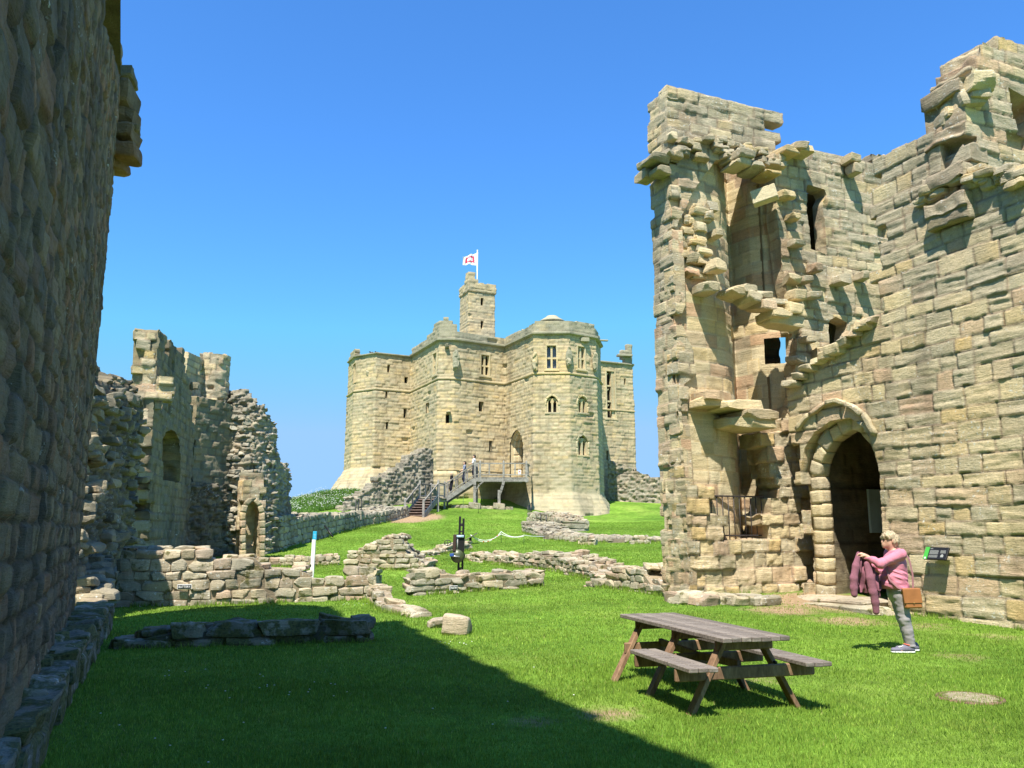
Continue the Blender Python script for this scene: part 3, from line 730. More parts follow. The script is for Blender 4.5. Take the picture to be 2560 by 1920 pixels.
lowwall('ruined_wall', 'long low wall of lichen spotted blocks bearing the buttery plaque', [a, b], .7,
        [(0, 1.3), (.13, 1.3), (.14, 1.28), (.30, 1.26), (.31, 1.0), (.40, .98), (.41, 1.12), (.52, 1.1), (.53, .85), (.72, .80), (.73, .52), (1, .50)], M['low'], ch=.24, bl=(.28, .66), seed=3, rough=.025, n=6, k=12, topk=.7)
a, b = mid(P(300, 1625, 0), P(925, 1602, 0), .38)
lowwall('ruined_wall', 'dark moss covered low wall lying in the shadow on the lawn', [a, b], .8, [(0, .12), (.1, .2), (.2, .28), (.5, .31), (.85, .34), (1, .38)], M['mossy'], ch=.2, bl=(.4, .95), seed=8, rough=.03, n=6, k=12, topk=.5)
lowwall('ruined_wall', 'short stepped row of kerb stones running from the buttery wall end', [P(940, 1500, .02), P(985, 1530, .0), P(1050, 1545, 0)], .45, [(0, .42), (.28, .40), (.36, .2), (.6, .2), (.66, .2), (1, .1)], M['low'], ch=.22, bl=(.4, .8), seed=13, n=6, k=8, topk=.2)
a, b = mid(P(1042, 1486, .05), P(1358, 1464, .15), .3)
lowwall('ruined_wall', 'low mossy wall stub with the pantry plaque in front of the iron machine', [a, b], .62, [(0, .62), (.1, .6), (.35, .5), (.6, .5), (.8, .42), (1, .45)], M['low'], ch=.2, bl=(.28, .75), seed=17, n=6, k=10)
def Pg(u, v):            # pixel on the terrain (marching)
    a, dy, dz = ray(u, v); t = 3.0
    while t < 120:
        x, y, z = a * t, dy * t, EYE + dz * t
        if z < tz(x, y): break
        t *= 1.006
    return (x, y)
lowwall('ruined_wall', 'short thin course of stones in front of the white marker post', [Pg(640, 1418), Pg(845, 1412)], .4, [(0, .34), (1, .34)], M['low'], ch=.17, bl=(.25, .45), seed=19, topk=.4)
a, b = mid(Pg(868, 1428), Pg(1062, 1426), .8)
lowwall('ruined_wall', 'stepped pyramid shaped stump of ruined masonry left of the machine', [a, b], 1.6, [(0, .3), (.05, .62), (.2, .8), (.45, 1.12), (.62, 1.15), (.72, .65), (.85, .45), (1, .22)], M['low'], ch=.16, bl=(.3, .6), seed=23)
a, b = mid(Pg(870, 1462), Pg(935, 1464), .25)
lowwall('ruined_wall', 'single squared block standing at the right end of the buttery wall', [a, b], .55, [(0, .42), (1, .42)], M['low'], ch=.3, bl=(.4, .6), seed=25, topk=.2, group=None)
lowwall('ruined_wall', 'long low ruined wall running diagonally from the machine towards the stair tower', [Pg(1190, 1398), Pg(1290, 1412), Pg(1440, 1428), Pg(1560, 1455)], 1.3, [(0, .15), (.12, .36), (.3, .28), (.45, .52), (.6, .55), (.8, .42), (1, .15)], M['low'], ch=.16, bl=(.2, .5), seed=29)
lowwall('ruined_wall', 'mossy low wall meeting the base of the ruined stair tower', [Pg(1500, 1465), Pg(1600, 1474), Pg(1700, 1490)], .9, [(0, .15), (.2, .22), (.3, .55), (.7, .6), (.75, .35), (1, .25)], M['low'], ch=.17, bl=(.22, .6), seed=31)
lowwall('ruined_wall', 'few flat stones on the grass left of the iron machine', [Pg(1055, 1392), Pg(1168, 1375)], .5, [(0, .16), (.5, .3), (1, .4)], M['low'], ch=.15, bl=(.3, .6), seed=37)
for k, (u0, v0, u1, v1, lab) in enumerate(((1452, 1362, 1488, 1362, 'pale flat slab on the grass below the rubble bank'), (1585, 1360, 1622, 1360, 'pale flat slab near the ruined stair tower edge'))):
    a, b = Pg(u0, v0), Pg(u1, v1)
    lowwall('stone_slab', lab, [a, b], .5, [(0, .32), (1, .32)], M['low'], ch=.3, bl=(.5, .7), seed=41 + k, topk=0, cat='stone', group='pale slabs below the rubble bank')
lowwall('rubble_bank', 'scattered rubble bank at the foot of the grassy mound right of the keep', [Pg(1345, 1330), Pg(1400, 1348), Pg(1470, 1352), Pg(1560, 1355), Pg(1660, 1352)], 2.0, [(0, .6), (.12, .5), (.25, .34), (.5, .26), (.8, .22), (1, .1)], M['rubble'], ch=.18, bl=(.2, .5), seed=43, topk=1.6, group=None, cat='rubble')
a, b = mid(Pg(1322, 1312), Pg(1408, 1330), .8)
lowwall('ruined_wall', 'pale round cornered wall stump below the keep turret', [a, b], 1.8, [(0, .75), (.7, .95), (1, .6)], M['low'], ch=.25, bl=(.3, .5), seed=45)
def boulder(label, u, v, half, rz, seed, mat='low'):
    x, y = Pg(u, v); mb = MB()
    stones(mb, [(x, y + half[1], tz(x, y) + half[2] * .8)], [half], rz, n=10, k=6, rough=.05, seed=seed, nscale=2.2, tilt=.05)
    return tag(mb.build('boulder', M[mat]), label, 'stone', 'loose stones on the lawn')
boulder('square cut boulder standing alone on the sunlit lawn', 1140, 1590, (.22, .2, .175), -.1, 3)
boulder('small flat stone half buried left of the square boulder', 1092, 1572, (.16, .14, .07), .3, 9)

# left curtain low wall running up to the timber stair
lowwall('curtain_wall', 'long dark rubble wall rising along the grass mound to the timber stair', [at(640, 1400, 37.5)[:2], at(735, 1365, 42)[:2], at(860, 1325, 49)[:2], at(985, 1292, 56)[:2]], 2.2,
        [(0, 1.55), (.25, 1.25), (.5, 1.0), (.8, .7), (1, .6)], M['rubble'], ch=.26, bl=(.3, .6), seed=51, topk=.8, group=None)

# ------------------------------------------------------------------ ruined stair tower on the right
C0 = np.array([3.84, 18.7]); C1 = C0 + AV * 6.5
B0 = np.array([6.46, 19.0]); BD = np.array([.40, -.915]); BD /= np.hypot(*BD); B1 = B0 + BD * 10.5
def nrm(d): return np.array([d[1], -d[0]])
RU = dict(WORN, ch=(.24, .35), bl=(.3, .72), off=.03, rough=.018)
def right_ruin():
    t = thing('ruined_tower', 'tall roofless ruined stair tower with pointed doorway on the right', 'ruin', (C0[0], C0[1], tz(*C0)))
    A, Bp = C0, C0 + AV * 8.6
    h = lambda pts: hits(A, Bp, pts)
    out = h([(1712, 1560), (1666, 225), (1700, 206), (1735, 222), (1760, 228), (1800, 236), (1850, 258), (1900, 276), (1938, 288), (1944, 372), (1975, 372), (1990, 385), (2050, 385), (2100, 392), (2165, 398), (2230, 398), (2300, 1560)])
    recess = h([(1741, 464), (1790, 400), (1823, 402), (1880, 425), (1938, 438), (1942, 501), (1952, 628), (1966, 718), (1985, 850), (1990, 985), (1975, 1060), (1965, 1120), (1968, 1350), (1716, 1350), (1707, 1150), (1704, 1010), (1712, 960), (1740, 940), (1735, 880), (1700, 800), (1712, 763), (1700, 670), (1672, 664), (1680, 602), (1700, 546)])
    slot = h([(2014, 468), (2018, 462), (2060, 474), (2066, 488), (2058, 505), (2062, 560), (2068, 636), (2030, 622), (2022, 560)])
    w2 = h([(2073, 800), (2090, 792), (2119, 806), (2113, 850), (2108, 872), (2072, 860)])
    w3 = h([(2140, 815), (2160, 808), (2163, 838), (2140, 842)])
    mb = MB(); sheet(mb, [A, Bp], -.5, 13.2, .04, RU, seed=61, outline=out, cuts=[recess, slot, w2, w3, h([(1944, 905), (1944, 836), (1992, 830), (1992, 900)])], thick=.4, ragged=.03)
    mb.build('front_wall', M['ruin'], t)
    # left end of the wall
    L0 = C0 - BV * .9
    hl = lambda pts: hits(L0, C0, pts)
    outl = [(-.2, -1), (-.2, 8.05), (-.02, 8.1), (-.02, 8.5), (-.2, 8.6), (0, 12.25), (.3, 12.45), (.95, 12.3), (.98, -1)]
    mb = MB(); sheet(mb, [L0, C0], -.5, 13, .04, RU, seed=62, outline=outl, thick=.3, back=False, ragged=.04); mb.build('end_wall', M['ruin'], t)
    # inner stair wall: concave, clean pale ashlar
    q = lambda a, b: A + AV * a - BV * b
    inner = [q(.02, .10), q(1.0, .12), q(1.6, .26), q(2.1, .62), q(2.45, 1.3), q(2.95, 1.6), q(3.05, .9), q(3.25, .6), q(3.6, .36)]
    mb = MB(); hole = (3.55, 0)
    IN = dict(ASH, ch=(.27, .36), bl=(.35, .75), off=.012, rough=.012, bev=.025)
    tot_ = sum(np.hypot(*(b_ - a_)) for a_, b_ in zip(inner[:-1], inner[1:])); zs0, zs1 = at(1965, 903, 20.2)[2], at(1965, 838, 20.2)[2]
    cuts_ = [[(tot_ - .56, zs0), (tot_ - .56, zs1), (tot_ + .2, zs1), (tot_ + .2, zs0)]]      # slit through the stair wall, open to the sky behind
    sheet(mb, inner, 0.2, 11.6, .045, IN, seed=63, cuts=cuts_); mb.build('stair_wall', M['ruin_light'], t)
    # chamber behind upper windows
    mb = MB(); sheet(mb, [q(3.2, 2.8), q(6.8, 2.8)], 3.6, 10.75, .12, RU, seed=64, cuts=[hits(q(3.2, 2.8), q(6.8, 2.8), [(1950, 912), (1950, 828), (1994, 826), (1994, 908)])]); 
    cc = [q(3.15, .6), q(6.8, .6), q(6.8, 2.9), q(3.15, 2.9)]; mb.add([(p[0], p[1], 10.7) for p in cc], [[0, 1, 2, 3]], smooth=False); [mb.add([(*q(3.2, .6), za), (*q(3.2, 2.85), za), (*q(3.2, 2.85), zc_), (*q(3.2, .6), zc_)], [[0, 1, 2, 3]], smooth=False) for za, zc_ in ((3.6, 5.5), (7.0, 10.75))]; mb.add([(*q(6.7, .6), 3.6), (*q(6.7, 2.85), 3.6), (*q(6.7, 2.85), 10.75), (*q(6.7, .6), 10.75)], [[0, 1, 2, 3]], smooth=False); mb.add([(p[0], p[1], 3.7) for p in cc], [[0, 1, 2, 3]], smooth=False)
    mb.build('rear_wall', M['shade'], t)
    # broken newel steps: slabs cantilevered from the left jamb
    rs = np.random.RandomState(6); yaw = math.atan2(AV[1], AV[0])
    def blk(mbx, u, v, Y, hx, hy, hz, dz=0, ry=0, k=8, rough=.035, n=6, fl=.3):
        x, y, z = at(u, v, Y); stones(mbx, [(x, y, z + dz)], [(hx, hy, hz)], yaw + ry, n=n, k=k, rough=rough, seed=rs.randint(9999), nscale=3, tilt=.05, fl=fl)
    for (u, v, w) in ((1768, 997, .50), (1822, 1022, .50), (1865, 1046, .46), (1850, 1062, .55), (1745, 1012, .36)):
        mb = MB(); blk(mb, u, v, 19.2, w, .62, .125, k=24, rough=.012, n=10, fl=.12); mb.build('stair_step', M['ruin'], t)
    # broken ledge of the upper flight
    mb = MB()
    for u, v, Y, hx, hy, hz in ((1785, 668, 18.8, .18, .3, .16), (1765, 722, 18.8, .22, .3, .12), (1830, 735, 19.0, .27, .35, .12), (1870, 750, 19.1, .25, .35, .14), (1905, 768, 19.2, .25, .35, .13), (1935, 790, 19.3, .3, .35, .12), (1975, 775, 19.4, .25, .25, .14),
                                (1860, 726, 19.0, .2, .3, .1), (1990, 740, 19.5, .2, .2, .14), (1895, 742, 19.4, .25, .3, .09), (1925, 758, 19.4, .3, .3, .09)):
        blk(mb, u, v, Y, hx, hy, hz)
    mb.build('broken_ledge', M['ruin'], t)
    # lintels over the openings
    mb = MB(); x, y, z = at(1912, 485, 19.5)
    beam(mb, at(1880, 500, 19.6), at(1942, 478, 19.35), .3, .36, bev=.02); mb.build('lintel', M['ruin_light'], t)
    mb = MB(); blk(mb, 1950, 805, 19.5, .5, .3, .14, k=14); mb.build('lintel', M['ruin_light'], t)
    # stones projecting from the torn corbel stack and wall core
    mb = MB()
    for k in range(24):
        fr = k / 23; v = 520 + 175 * fr; w = 50 - 15 * abs(fr - .5) * 2
        blk(mb, 1738 + rs.uniform(-w, w) + fr * 8, v, 19.12 + rs.uniform(-.08, .1), rs.uniform(.10, .24), .25, rs.uniform(.07, .13), k=9, rough=.035, n=4)
    for k in range(8): blk(mb, 1700 + rs.uniform(0, 40), 560 + k * 14, 19.2, .2, .3, .12, k=5, rough=.05, n=4)
    mb.build('corbel_stack', M['ruin'], t)
    mb = MB()
    for u, v, Y, hx, hy, hz in ((1640, 402, 18.7, .30, .26, .1), (1618, 412, 19.0, .22, .28, .09), (1612, 440, 19.1, .2, .24, .14), (1650, 432, 18.75, .2, .2, .1)):
        blk(mb, u, v, Y, hx, hy, hz)
    mb.build('corbel', M['ruin'], t)
    mb = MB()
    for k in range(46):      # torn band below the top block
        u = 1668 + rs.uniform(0, 290); v = 342 + (u - 1668) * .20 + rs.uniform(-16, 30) + (30 if u < 1760 else 0) * rs.rand()
        Y = 18.66 + (u - 1668) / 290 * 1.25; blk(mb, u, v, Y, rs.uniform(.09, .2), .2, rs.uniform(.05, .10), k=9, rough=.03, n=6, ry=rs.uniform(-.3, .3))
    for u, v, Y in ((1840, 415, 19.3), (1880, 425, 19.4), (1915, 438, 19.5), (1850, 395, 19.2), (1960, 385, 19.8), (1990, 372, 19.9), (2005, 380, 20.0)): blk(mb, u, v, Y, .23, .34, .09, k=12, rough=.025)
    mb.build('torn_core', M['ruin'], t)
    for u, v in ((2125, 398), (2135, 425), (1978, 545), (1988, 610), (2035, 672), (1962, 490), (2010, 700), (2100, 700), (1978, 700), (2160, 690), (2030, 740), (2015, 850), (2048, 880), (1990, 900), (1985, 960), (1992, 1010)):
        mb = MB(); Y = 18.7 + (at(u, v, 20)[0] - 3.84) * .424; blk(mb, u, v, Y - .12, rs.uniform(.12, .22), .2, rs.uniform(.08, .14), ry=rs.uniform(-.2, .2), k=9, rough=.03); mb.build('projecting_stone', M['ruin'], t)
    # lower front block with the railing sill
    F0 = C0 + BV * .18 - AV * .02; F1 = F0 + AV * 3.55
    hf = lambda pts: hits(F0, F1, pts)
    outf = hf([(1700, 1580), (1706, 1200), (1745, 1200), (1750, 1215), (1765, 1225), (1790, 1245), (1795, 1300), (1812, 1340), (1850, 1346), (1925, 1330), (1932, 1290), (1932, 1240), (1924, 1130), (1920, 1075), (1985, 1050), (1992, 1010), (2020, 1000), (2036, 1080), (2040, 1560)])
    mb = MB(); sheet(mb, [F0, F1], -.5, 4.7, .035, dict(RU, rough=.035, off=.05, ch=(.24, .4)), seed=66, outline=outf, thick=.75, ragged=.12); mb.build('lower_wall', M['ruin'], t)
    mb = MB(); sheet(mb, [F0 - BV * .9, F0], -.5, 3.1, .04, RU, seed=67, thick=.2, back=False); mb.build('lower_end_wall', M['ruin'], t)
    mb = MB()
    for u in range(1700, 1930, 22):
        x, y = Pg(u, 1512 + rs.uniform(-3, 4)); stones(mb, [(x, y + .25, tz(x, y) + .08)], [(rs.uniform(.12, .32), .3, rs.uniform(.1, .17))], yaw, n=6, k=6, rough=.05, seed=rs.randint(9999), nscale=3)
    mb.build('footing_stones', M['low'], t)
    # ------------ wall with the doorway
    hb = lambda pts: hits(B0, B1, pts)
    outb = hb([(1985, 1600), (2010, 1300), (1988, 1100), (1975, 985), (1985, 955), (2060, 893), (2110, 862), (2150, 815), (2182, 800), (2180, 600), (2167, 400), (2200, 382), (2260, 345), (2343, 312), (2400, 300), (2405, 250), (2425, 235), (2425, 470), (2480, 440), (2560, 438), (2800, 445), (2900, 1700)])
    door_o = hb([(2012, 1540), (2008, 1300), (2000, 1180), (2010, 1120), (2036, 1080), (2076, 1052), (2124, 1044), (2155, 1064), (2182, 1108), (2198, 1180), (2208, 1330), (2216, 1400), (2224, 1560)])
    notch = hb([(2352, 440), (2350, 330), (2360, 260), (2385, 235), (2400, 300), (2395, 330), (2412, 350), (2395, 380), (2380, 410), (2362, 435)])
    mb = MB(); RB = dict(RU, off=.016, rough=.012, miss=0, ch=(.23, .38), bl=(.32, .85), bev=.024, rel=.034, joint=.02, strat=.012, tilt=.035)
    sheet(mb, [B0, B1], -.6, 12.5, .03, RB, seed=71, outline=outb, cuts=[door_o, notch], thick=.42, ragged=.08); mb.build('door_wall', M['ruin'], t)
    nB = nrm(BD)
    # arch stones and hood of the doorway
    inner_arch = hb([(2054, 1535), (2050, 1400), (2042, 1260), (2034, 1190), (2042, 1148), (2066, 1104), (2110, 1074), (2148, 1080), (2176, 1112), (2198, 1165), (2212, 1230), (2222, 1420), (2230, 1535)])
    oo = np.array([*(B0 - nB * .16), 0.])
    mb = MB(); ring(mb, inner_arch, oo, BD, nB, .34, .30, 0, 5, arc_len=.30); mb.build('arch_stones', M['ruin'], t)
    mb = MB(); hood = hb([(1998, 1080), (2020, 1050), (2064, 1015), (2090, 1006), (2125, 1018), (2160, 1043), (2188, 1092)])
    ring(mb, hood, np.array([*(B0 + nB * .02), 0.]), BD, nB, .10, .3, .08, 6, arc_len=.5, rough=.02); mb.build('hood_mould', M['ruin'], t)
    # passage behind
    B2 = B0 - nB * .34; inn = hits(B2, B2 + BD, [(2054, 1560), (2050, 1400), (2042, 1260), (2034, 1190), (2042, 1148), (2066, 1104), (2110, 1074), (2148, 1080), (2176, 1112), (2198, 1165), (2212, 1230), (2222, 1420), (2230, 1560)])
    s0, s1 = hb([(1960, 1300)])[0][0], hb([(2320, 1300)])[0][0]
    mb = MB(); sheet(mb, [B2 + BD * (s0 + .5), B2 + BD * s1], -.5, 5.0, .05, RU, seed=73, cuts=[[(x - s0 - .5, z) for x, z in inn]], thick=.14); mb.build('inner_wall', M['ruin'], t)
    sl = hits(B2, B2 + BD, [(2046, 1400)])[0][0] ; sr = hits(B2, B2 + BD, [(2225, 1400)])[0][0]
    PL = B2 + BD * (sl - .03) - nB * .10; PR = B2 + BD * (sr + .05) - nB * .10
    mb = MB(); DK = dict(ASH, ch=(.26, .36))
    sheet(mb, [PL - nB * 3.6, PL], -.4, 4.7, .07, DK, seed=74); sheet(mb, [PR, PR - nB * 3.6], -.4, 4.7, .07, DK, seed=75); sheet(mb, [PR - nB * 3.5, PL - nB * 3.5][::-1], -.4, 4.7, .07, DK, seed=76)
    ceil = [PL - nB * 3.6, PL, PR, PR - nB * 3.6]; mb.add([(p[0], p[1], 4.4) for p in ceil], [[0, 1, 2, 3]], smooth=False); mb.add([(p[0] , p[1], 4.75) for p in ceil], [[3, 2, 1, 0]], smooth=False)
    mb.build('passage', M['passage_shade'], t)
    # threshold
    mb = MB(); c = B0 + BD * ((sl + sr) / 2) + nB * .1; zt = tz(*c) + .02
    stones(mb, [(*c, zt - .05), (*(c + nB * .5 + BD * .2), zt - .09)], [(1.1, .5, .12), (1.5, .34, .1)], math.atan2(BD[1], BD[0]), n=6, k=10, rough=.03, seed=9, nscale=2); mb.build('threshold', M['low'], t)
    # ------------ upper right tower face turned parallel to the front
    T0 = np.array(at(2425, 400, 14.25)[:2]); s_ = hb([(2425, 400)])[0][0]; T0 = B0 + BD * s_ + nB * .05; T1 = T0 + AV * 3.2
    ht = lambda pts: hits(T0, T1, pts)
    outt = ht([(2425, 560), (2425, 250), (2408, 215), (2405, 180), (2420, 150), (2443, 138), (2450, 125), (2470, 122), (2492, 128), (2505, 108), (2528, 103), (2545, 118), (2570, 112), (2640, 150), (2700, 560)])
    wt = ht([(2523, 215), (2560, 235), (2600, 250), (2600, 350), (2545, 336), (2535, 300)])
    mb = MB(); sheet(mb, [T0 - AV * .35, T1], 6.5, 12.6, .04, RU, seed=81, outline=[(x + .35, z) for x, z in outt], cuts=[[(x + .35, z) for x, z in wt]], thick=.9, ragged=.1)
    mb.build('upper_wall', M['ruin'], t)
    mb = MB()
    for k in range(26):
        u = 2400 + rs.uniform(0, 170); v = 442 + rs.uniform(-26, 22) + max(0, (2440 - u)) * .5
        s = hb([(u, v)])[0]; c = B0 + BD * s[0] + nB * rs.uniform(-.12, .06)
        stones(mb, [(*c, s[1])], [(rs.uniform(.1, .22), .2, rs.uniform(.05, .10))], math.atan2(BD[1], BD[0]) + rs.uniform(-.2, .2), n=6, k=6, rough=.045, seed=rs.randint(9999), nscale=3)
    mb.build('broken_ledge', M['ruin'], t); mb = MB()
    for k in range(9):
        u = 2300 + rs.uniform(0, 100); v = 500 - (u - 2300) * .5 + rs.uniform(-15, 15)
        s = hb([(u, v)])[0]; c = B0 + BD * s[0] + nB * rs.uniform(-.08, .06)
        stones(mb, [(*c, s[1])], [(rs.uniform(.1, .18), .16, rs.uniform(.05, .09))], math.atan2(BD[1], BD[0]) + rs.uniform(-.3, .3), n=6, k=6, rough=.045, seed=rs.randint(9999), nscale=3)
    mb.build('broken_edge', M['ruin'], t); mb = MB()
    for u in range(1985, 2190, 22):     # capping stones of the broken slope above the door
        v = np.interp(u, [1985, 2060, 2110, 2150, 2190], [958, 893, 862, 815, 795]) + 4
        s = hb([(u, v)])[0]; c = B0 + BD * s[0] - nB * .15
        stones(mb, [(*c, s[1])], [(rs.uniform(.16, .26), .36, rs.uniform(.07, .12))], math.atan2(BD[1], BD[0]), n=6, k=8, rough=.04, seed=rs.randint(9999), nscale=3, tilt=.1)
    mb.build('capping_stones', M['ruin'], t); mb = MB()
    for u in range(2343, 2425, 14):
        s = hb([(u, np.interp(u, [2343, 2425], [300, 190]))])[0]; c = B0 + BD * s[0] - nB * .3
        stones(mb, [(*c, s[1])], [(.25, .3, .2)], 0, n=6, k=6, rough=.07, seed=rs.randint(9999), nscale=2)
    mb.build('broken_edge', M['ruin'], t)
    # ------------ railing across the stair opening
    r = thing('railing', 'dark iron railing across the opening at the foot of the ruined stair', 'railing', (*(F0 + AV * 1.6), 1.2))
    mb = MB(); R0 = F0 + AV * hf([(1790, 1240)])[0][0] - BV * .3; R1 = F0 + AV * hf([(1930, 1240)])[0][0] - BV * .3
    zt_ = at(1860, 1240, R0[1] + .1)[2]; zb_ = at(1860, 1352, R0[1] + .1)[2]
    beam(mb, (*R0, zt_), (*R1, zt_), .05, .035); mb.build('rail', M['iron'], r); mb = MB(); beam(mb, (*R0, zb_ + .12), (*R1, zb_ + .12), .03, .03); mb.build('rail', M['iron'], r)
    mb = MB(); 
    for k in range(10):
        p = R0 + (R1 - R0) * (k + .5) / 10; tube(mb, [(*p, zb_ - .15), (*p, zt_)], .011, 6)
    mb.build('bars', M['iron'], r)
    # information plates
    # inside the passage, on its left wall
    pn = thing('notice_board', 'pale blue grey information board inside the dark doorway passage', 'notice board', (*PL, 1.7))
    c1 = PL - nB * .35; mb = MB()
    rr_ = hits(PL - nB * 3.6, PL, [(2163, 1223), (2215, 1223), (2163, 1332)])
    sA, zA = rr_[0]; zB = rr_[2][1]; base = PL - nB * 3.6; cN = nrm(nB)   # wall runs along +nB
    cA = base + nB * (sA + .0); cB = base + nB * (sA - 1.0); cm = (cA + cB) / 2 + BD * .06
    obox(mb, (*cm, (zA + zB) / 2), (*nB, 0), (*BD, 0), (0, 0, 1), np.hypot(*(cB - cA)) / 2, .03, abs(zA - zB) / 2, bev=.006); mb.build('board', plain('board_grey', (.46, .58, .64), .6, .2, var=.1, nsc=3), pn)
    wpn = thing('information_panel', 'black information panel with green strip tilted on the wall right of the door', 'information panel', (*at(2390, 1385, 14.5)[:2], 1.2))
    s_a = hb([(2326, 1384)])[0]; s_b = hb([(2388, 1384)])[0]; cen = B0 + BD * ((s_a[0] + s_b[0]) / 2) + nB * .16; hw = (s_b[0] - s_a[0]) / 2 * .92
    zc = (hb([(2357, 1368)])[0][1] + hb([(2357, 1400)])[0][1]) / 2; hh = (hb([(2357, 1367)])[0][1] - hb([(2357, 1401)])[0][1]) / 2
    n3 = Vector((*nB, 0)) ; upv = (Vector((0, 0, 1)) - n3 * .55).normalized(); nn = Vector((*BD, 0)).cross(upv); nn = nn if nn.dot(n3) > 0 else -nn
    ex = Vector((*BD, 0)); o = Vector((*cen, zc)); hh *= 1.0
    mb = MB(); obox(mb, o, ex, upv, nn, hw, hh, .02, bev=.004); mb.build('panel', M['black'], wpn)
    mb = MB(); obox(mb, o - ex * hw * .82 + nn * .014, ex, upv, nn, hw * .18, hh * .99, .01); mb.build('green_strip', plain('panel_green', (.06, .36, .05), .4, .4), wpn)
    mb = MB(); obox(mb, o - nn * .06, ex, upv, nn, hw * .5, hh * .4, .05); mb.build('bracket', M['black'], wpn)
    mb = MB(); gt = plain('panel_text', (.30, .31, .30), .6, .2)
    rr = random.Random(4)
    for col_, x0, x1, y0, y1 in ((0, -.55, .22, .45, -.15), (0, -.55, .22, -.35, -.75), (1, .38, .86, .45, .0)):
        y = y0
        while y > y1:
            x = x0
            while x < x1 - .03:
                l = rr.uniform(.03, .1); l = min(l, x1 - x); p = o + ex * hw * (x + l / 2) + upv * hh * y + nn * .0215
                obox(mb, p, ex, upv, nn, hw * l / 2 * .8, hh * .022, .0008); x += l
            y -= .085
    p = o - ex * hw * .45 + upv * hh * .72 + nn * .0215; obox(mb, p, ex, upv, nn, hw * .12, hh * .04, .0008)
    mb.build('lettering', gt, wpn)
    mb = MB(); p = o + ex * hw * .6 - upv * hh * .4 + nn * .0215; prism(mb, [(-.03, -.03), (.03, -.03), (.03, .01), (0, .035), (-.03, .01)], p, ex, upv, nn, .001); mb.build('small_picture', gt, wpn)
    mb = MB(); p = o - ex * hw * .82 - upv * hh * .78 + nn * .025; prism(mb, [(-.022, -.02), (.022, -.02), (.014, .004), (0, .02), (-.014, .004)], p, ex, upv, nn, .001); mb.build('emblem', M['white'], wpn)
right_ruin()

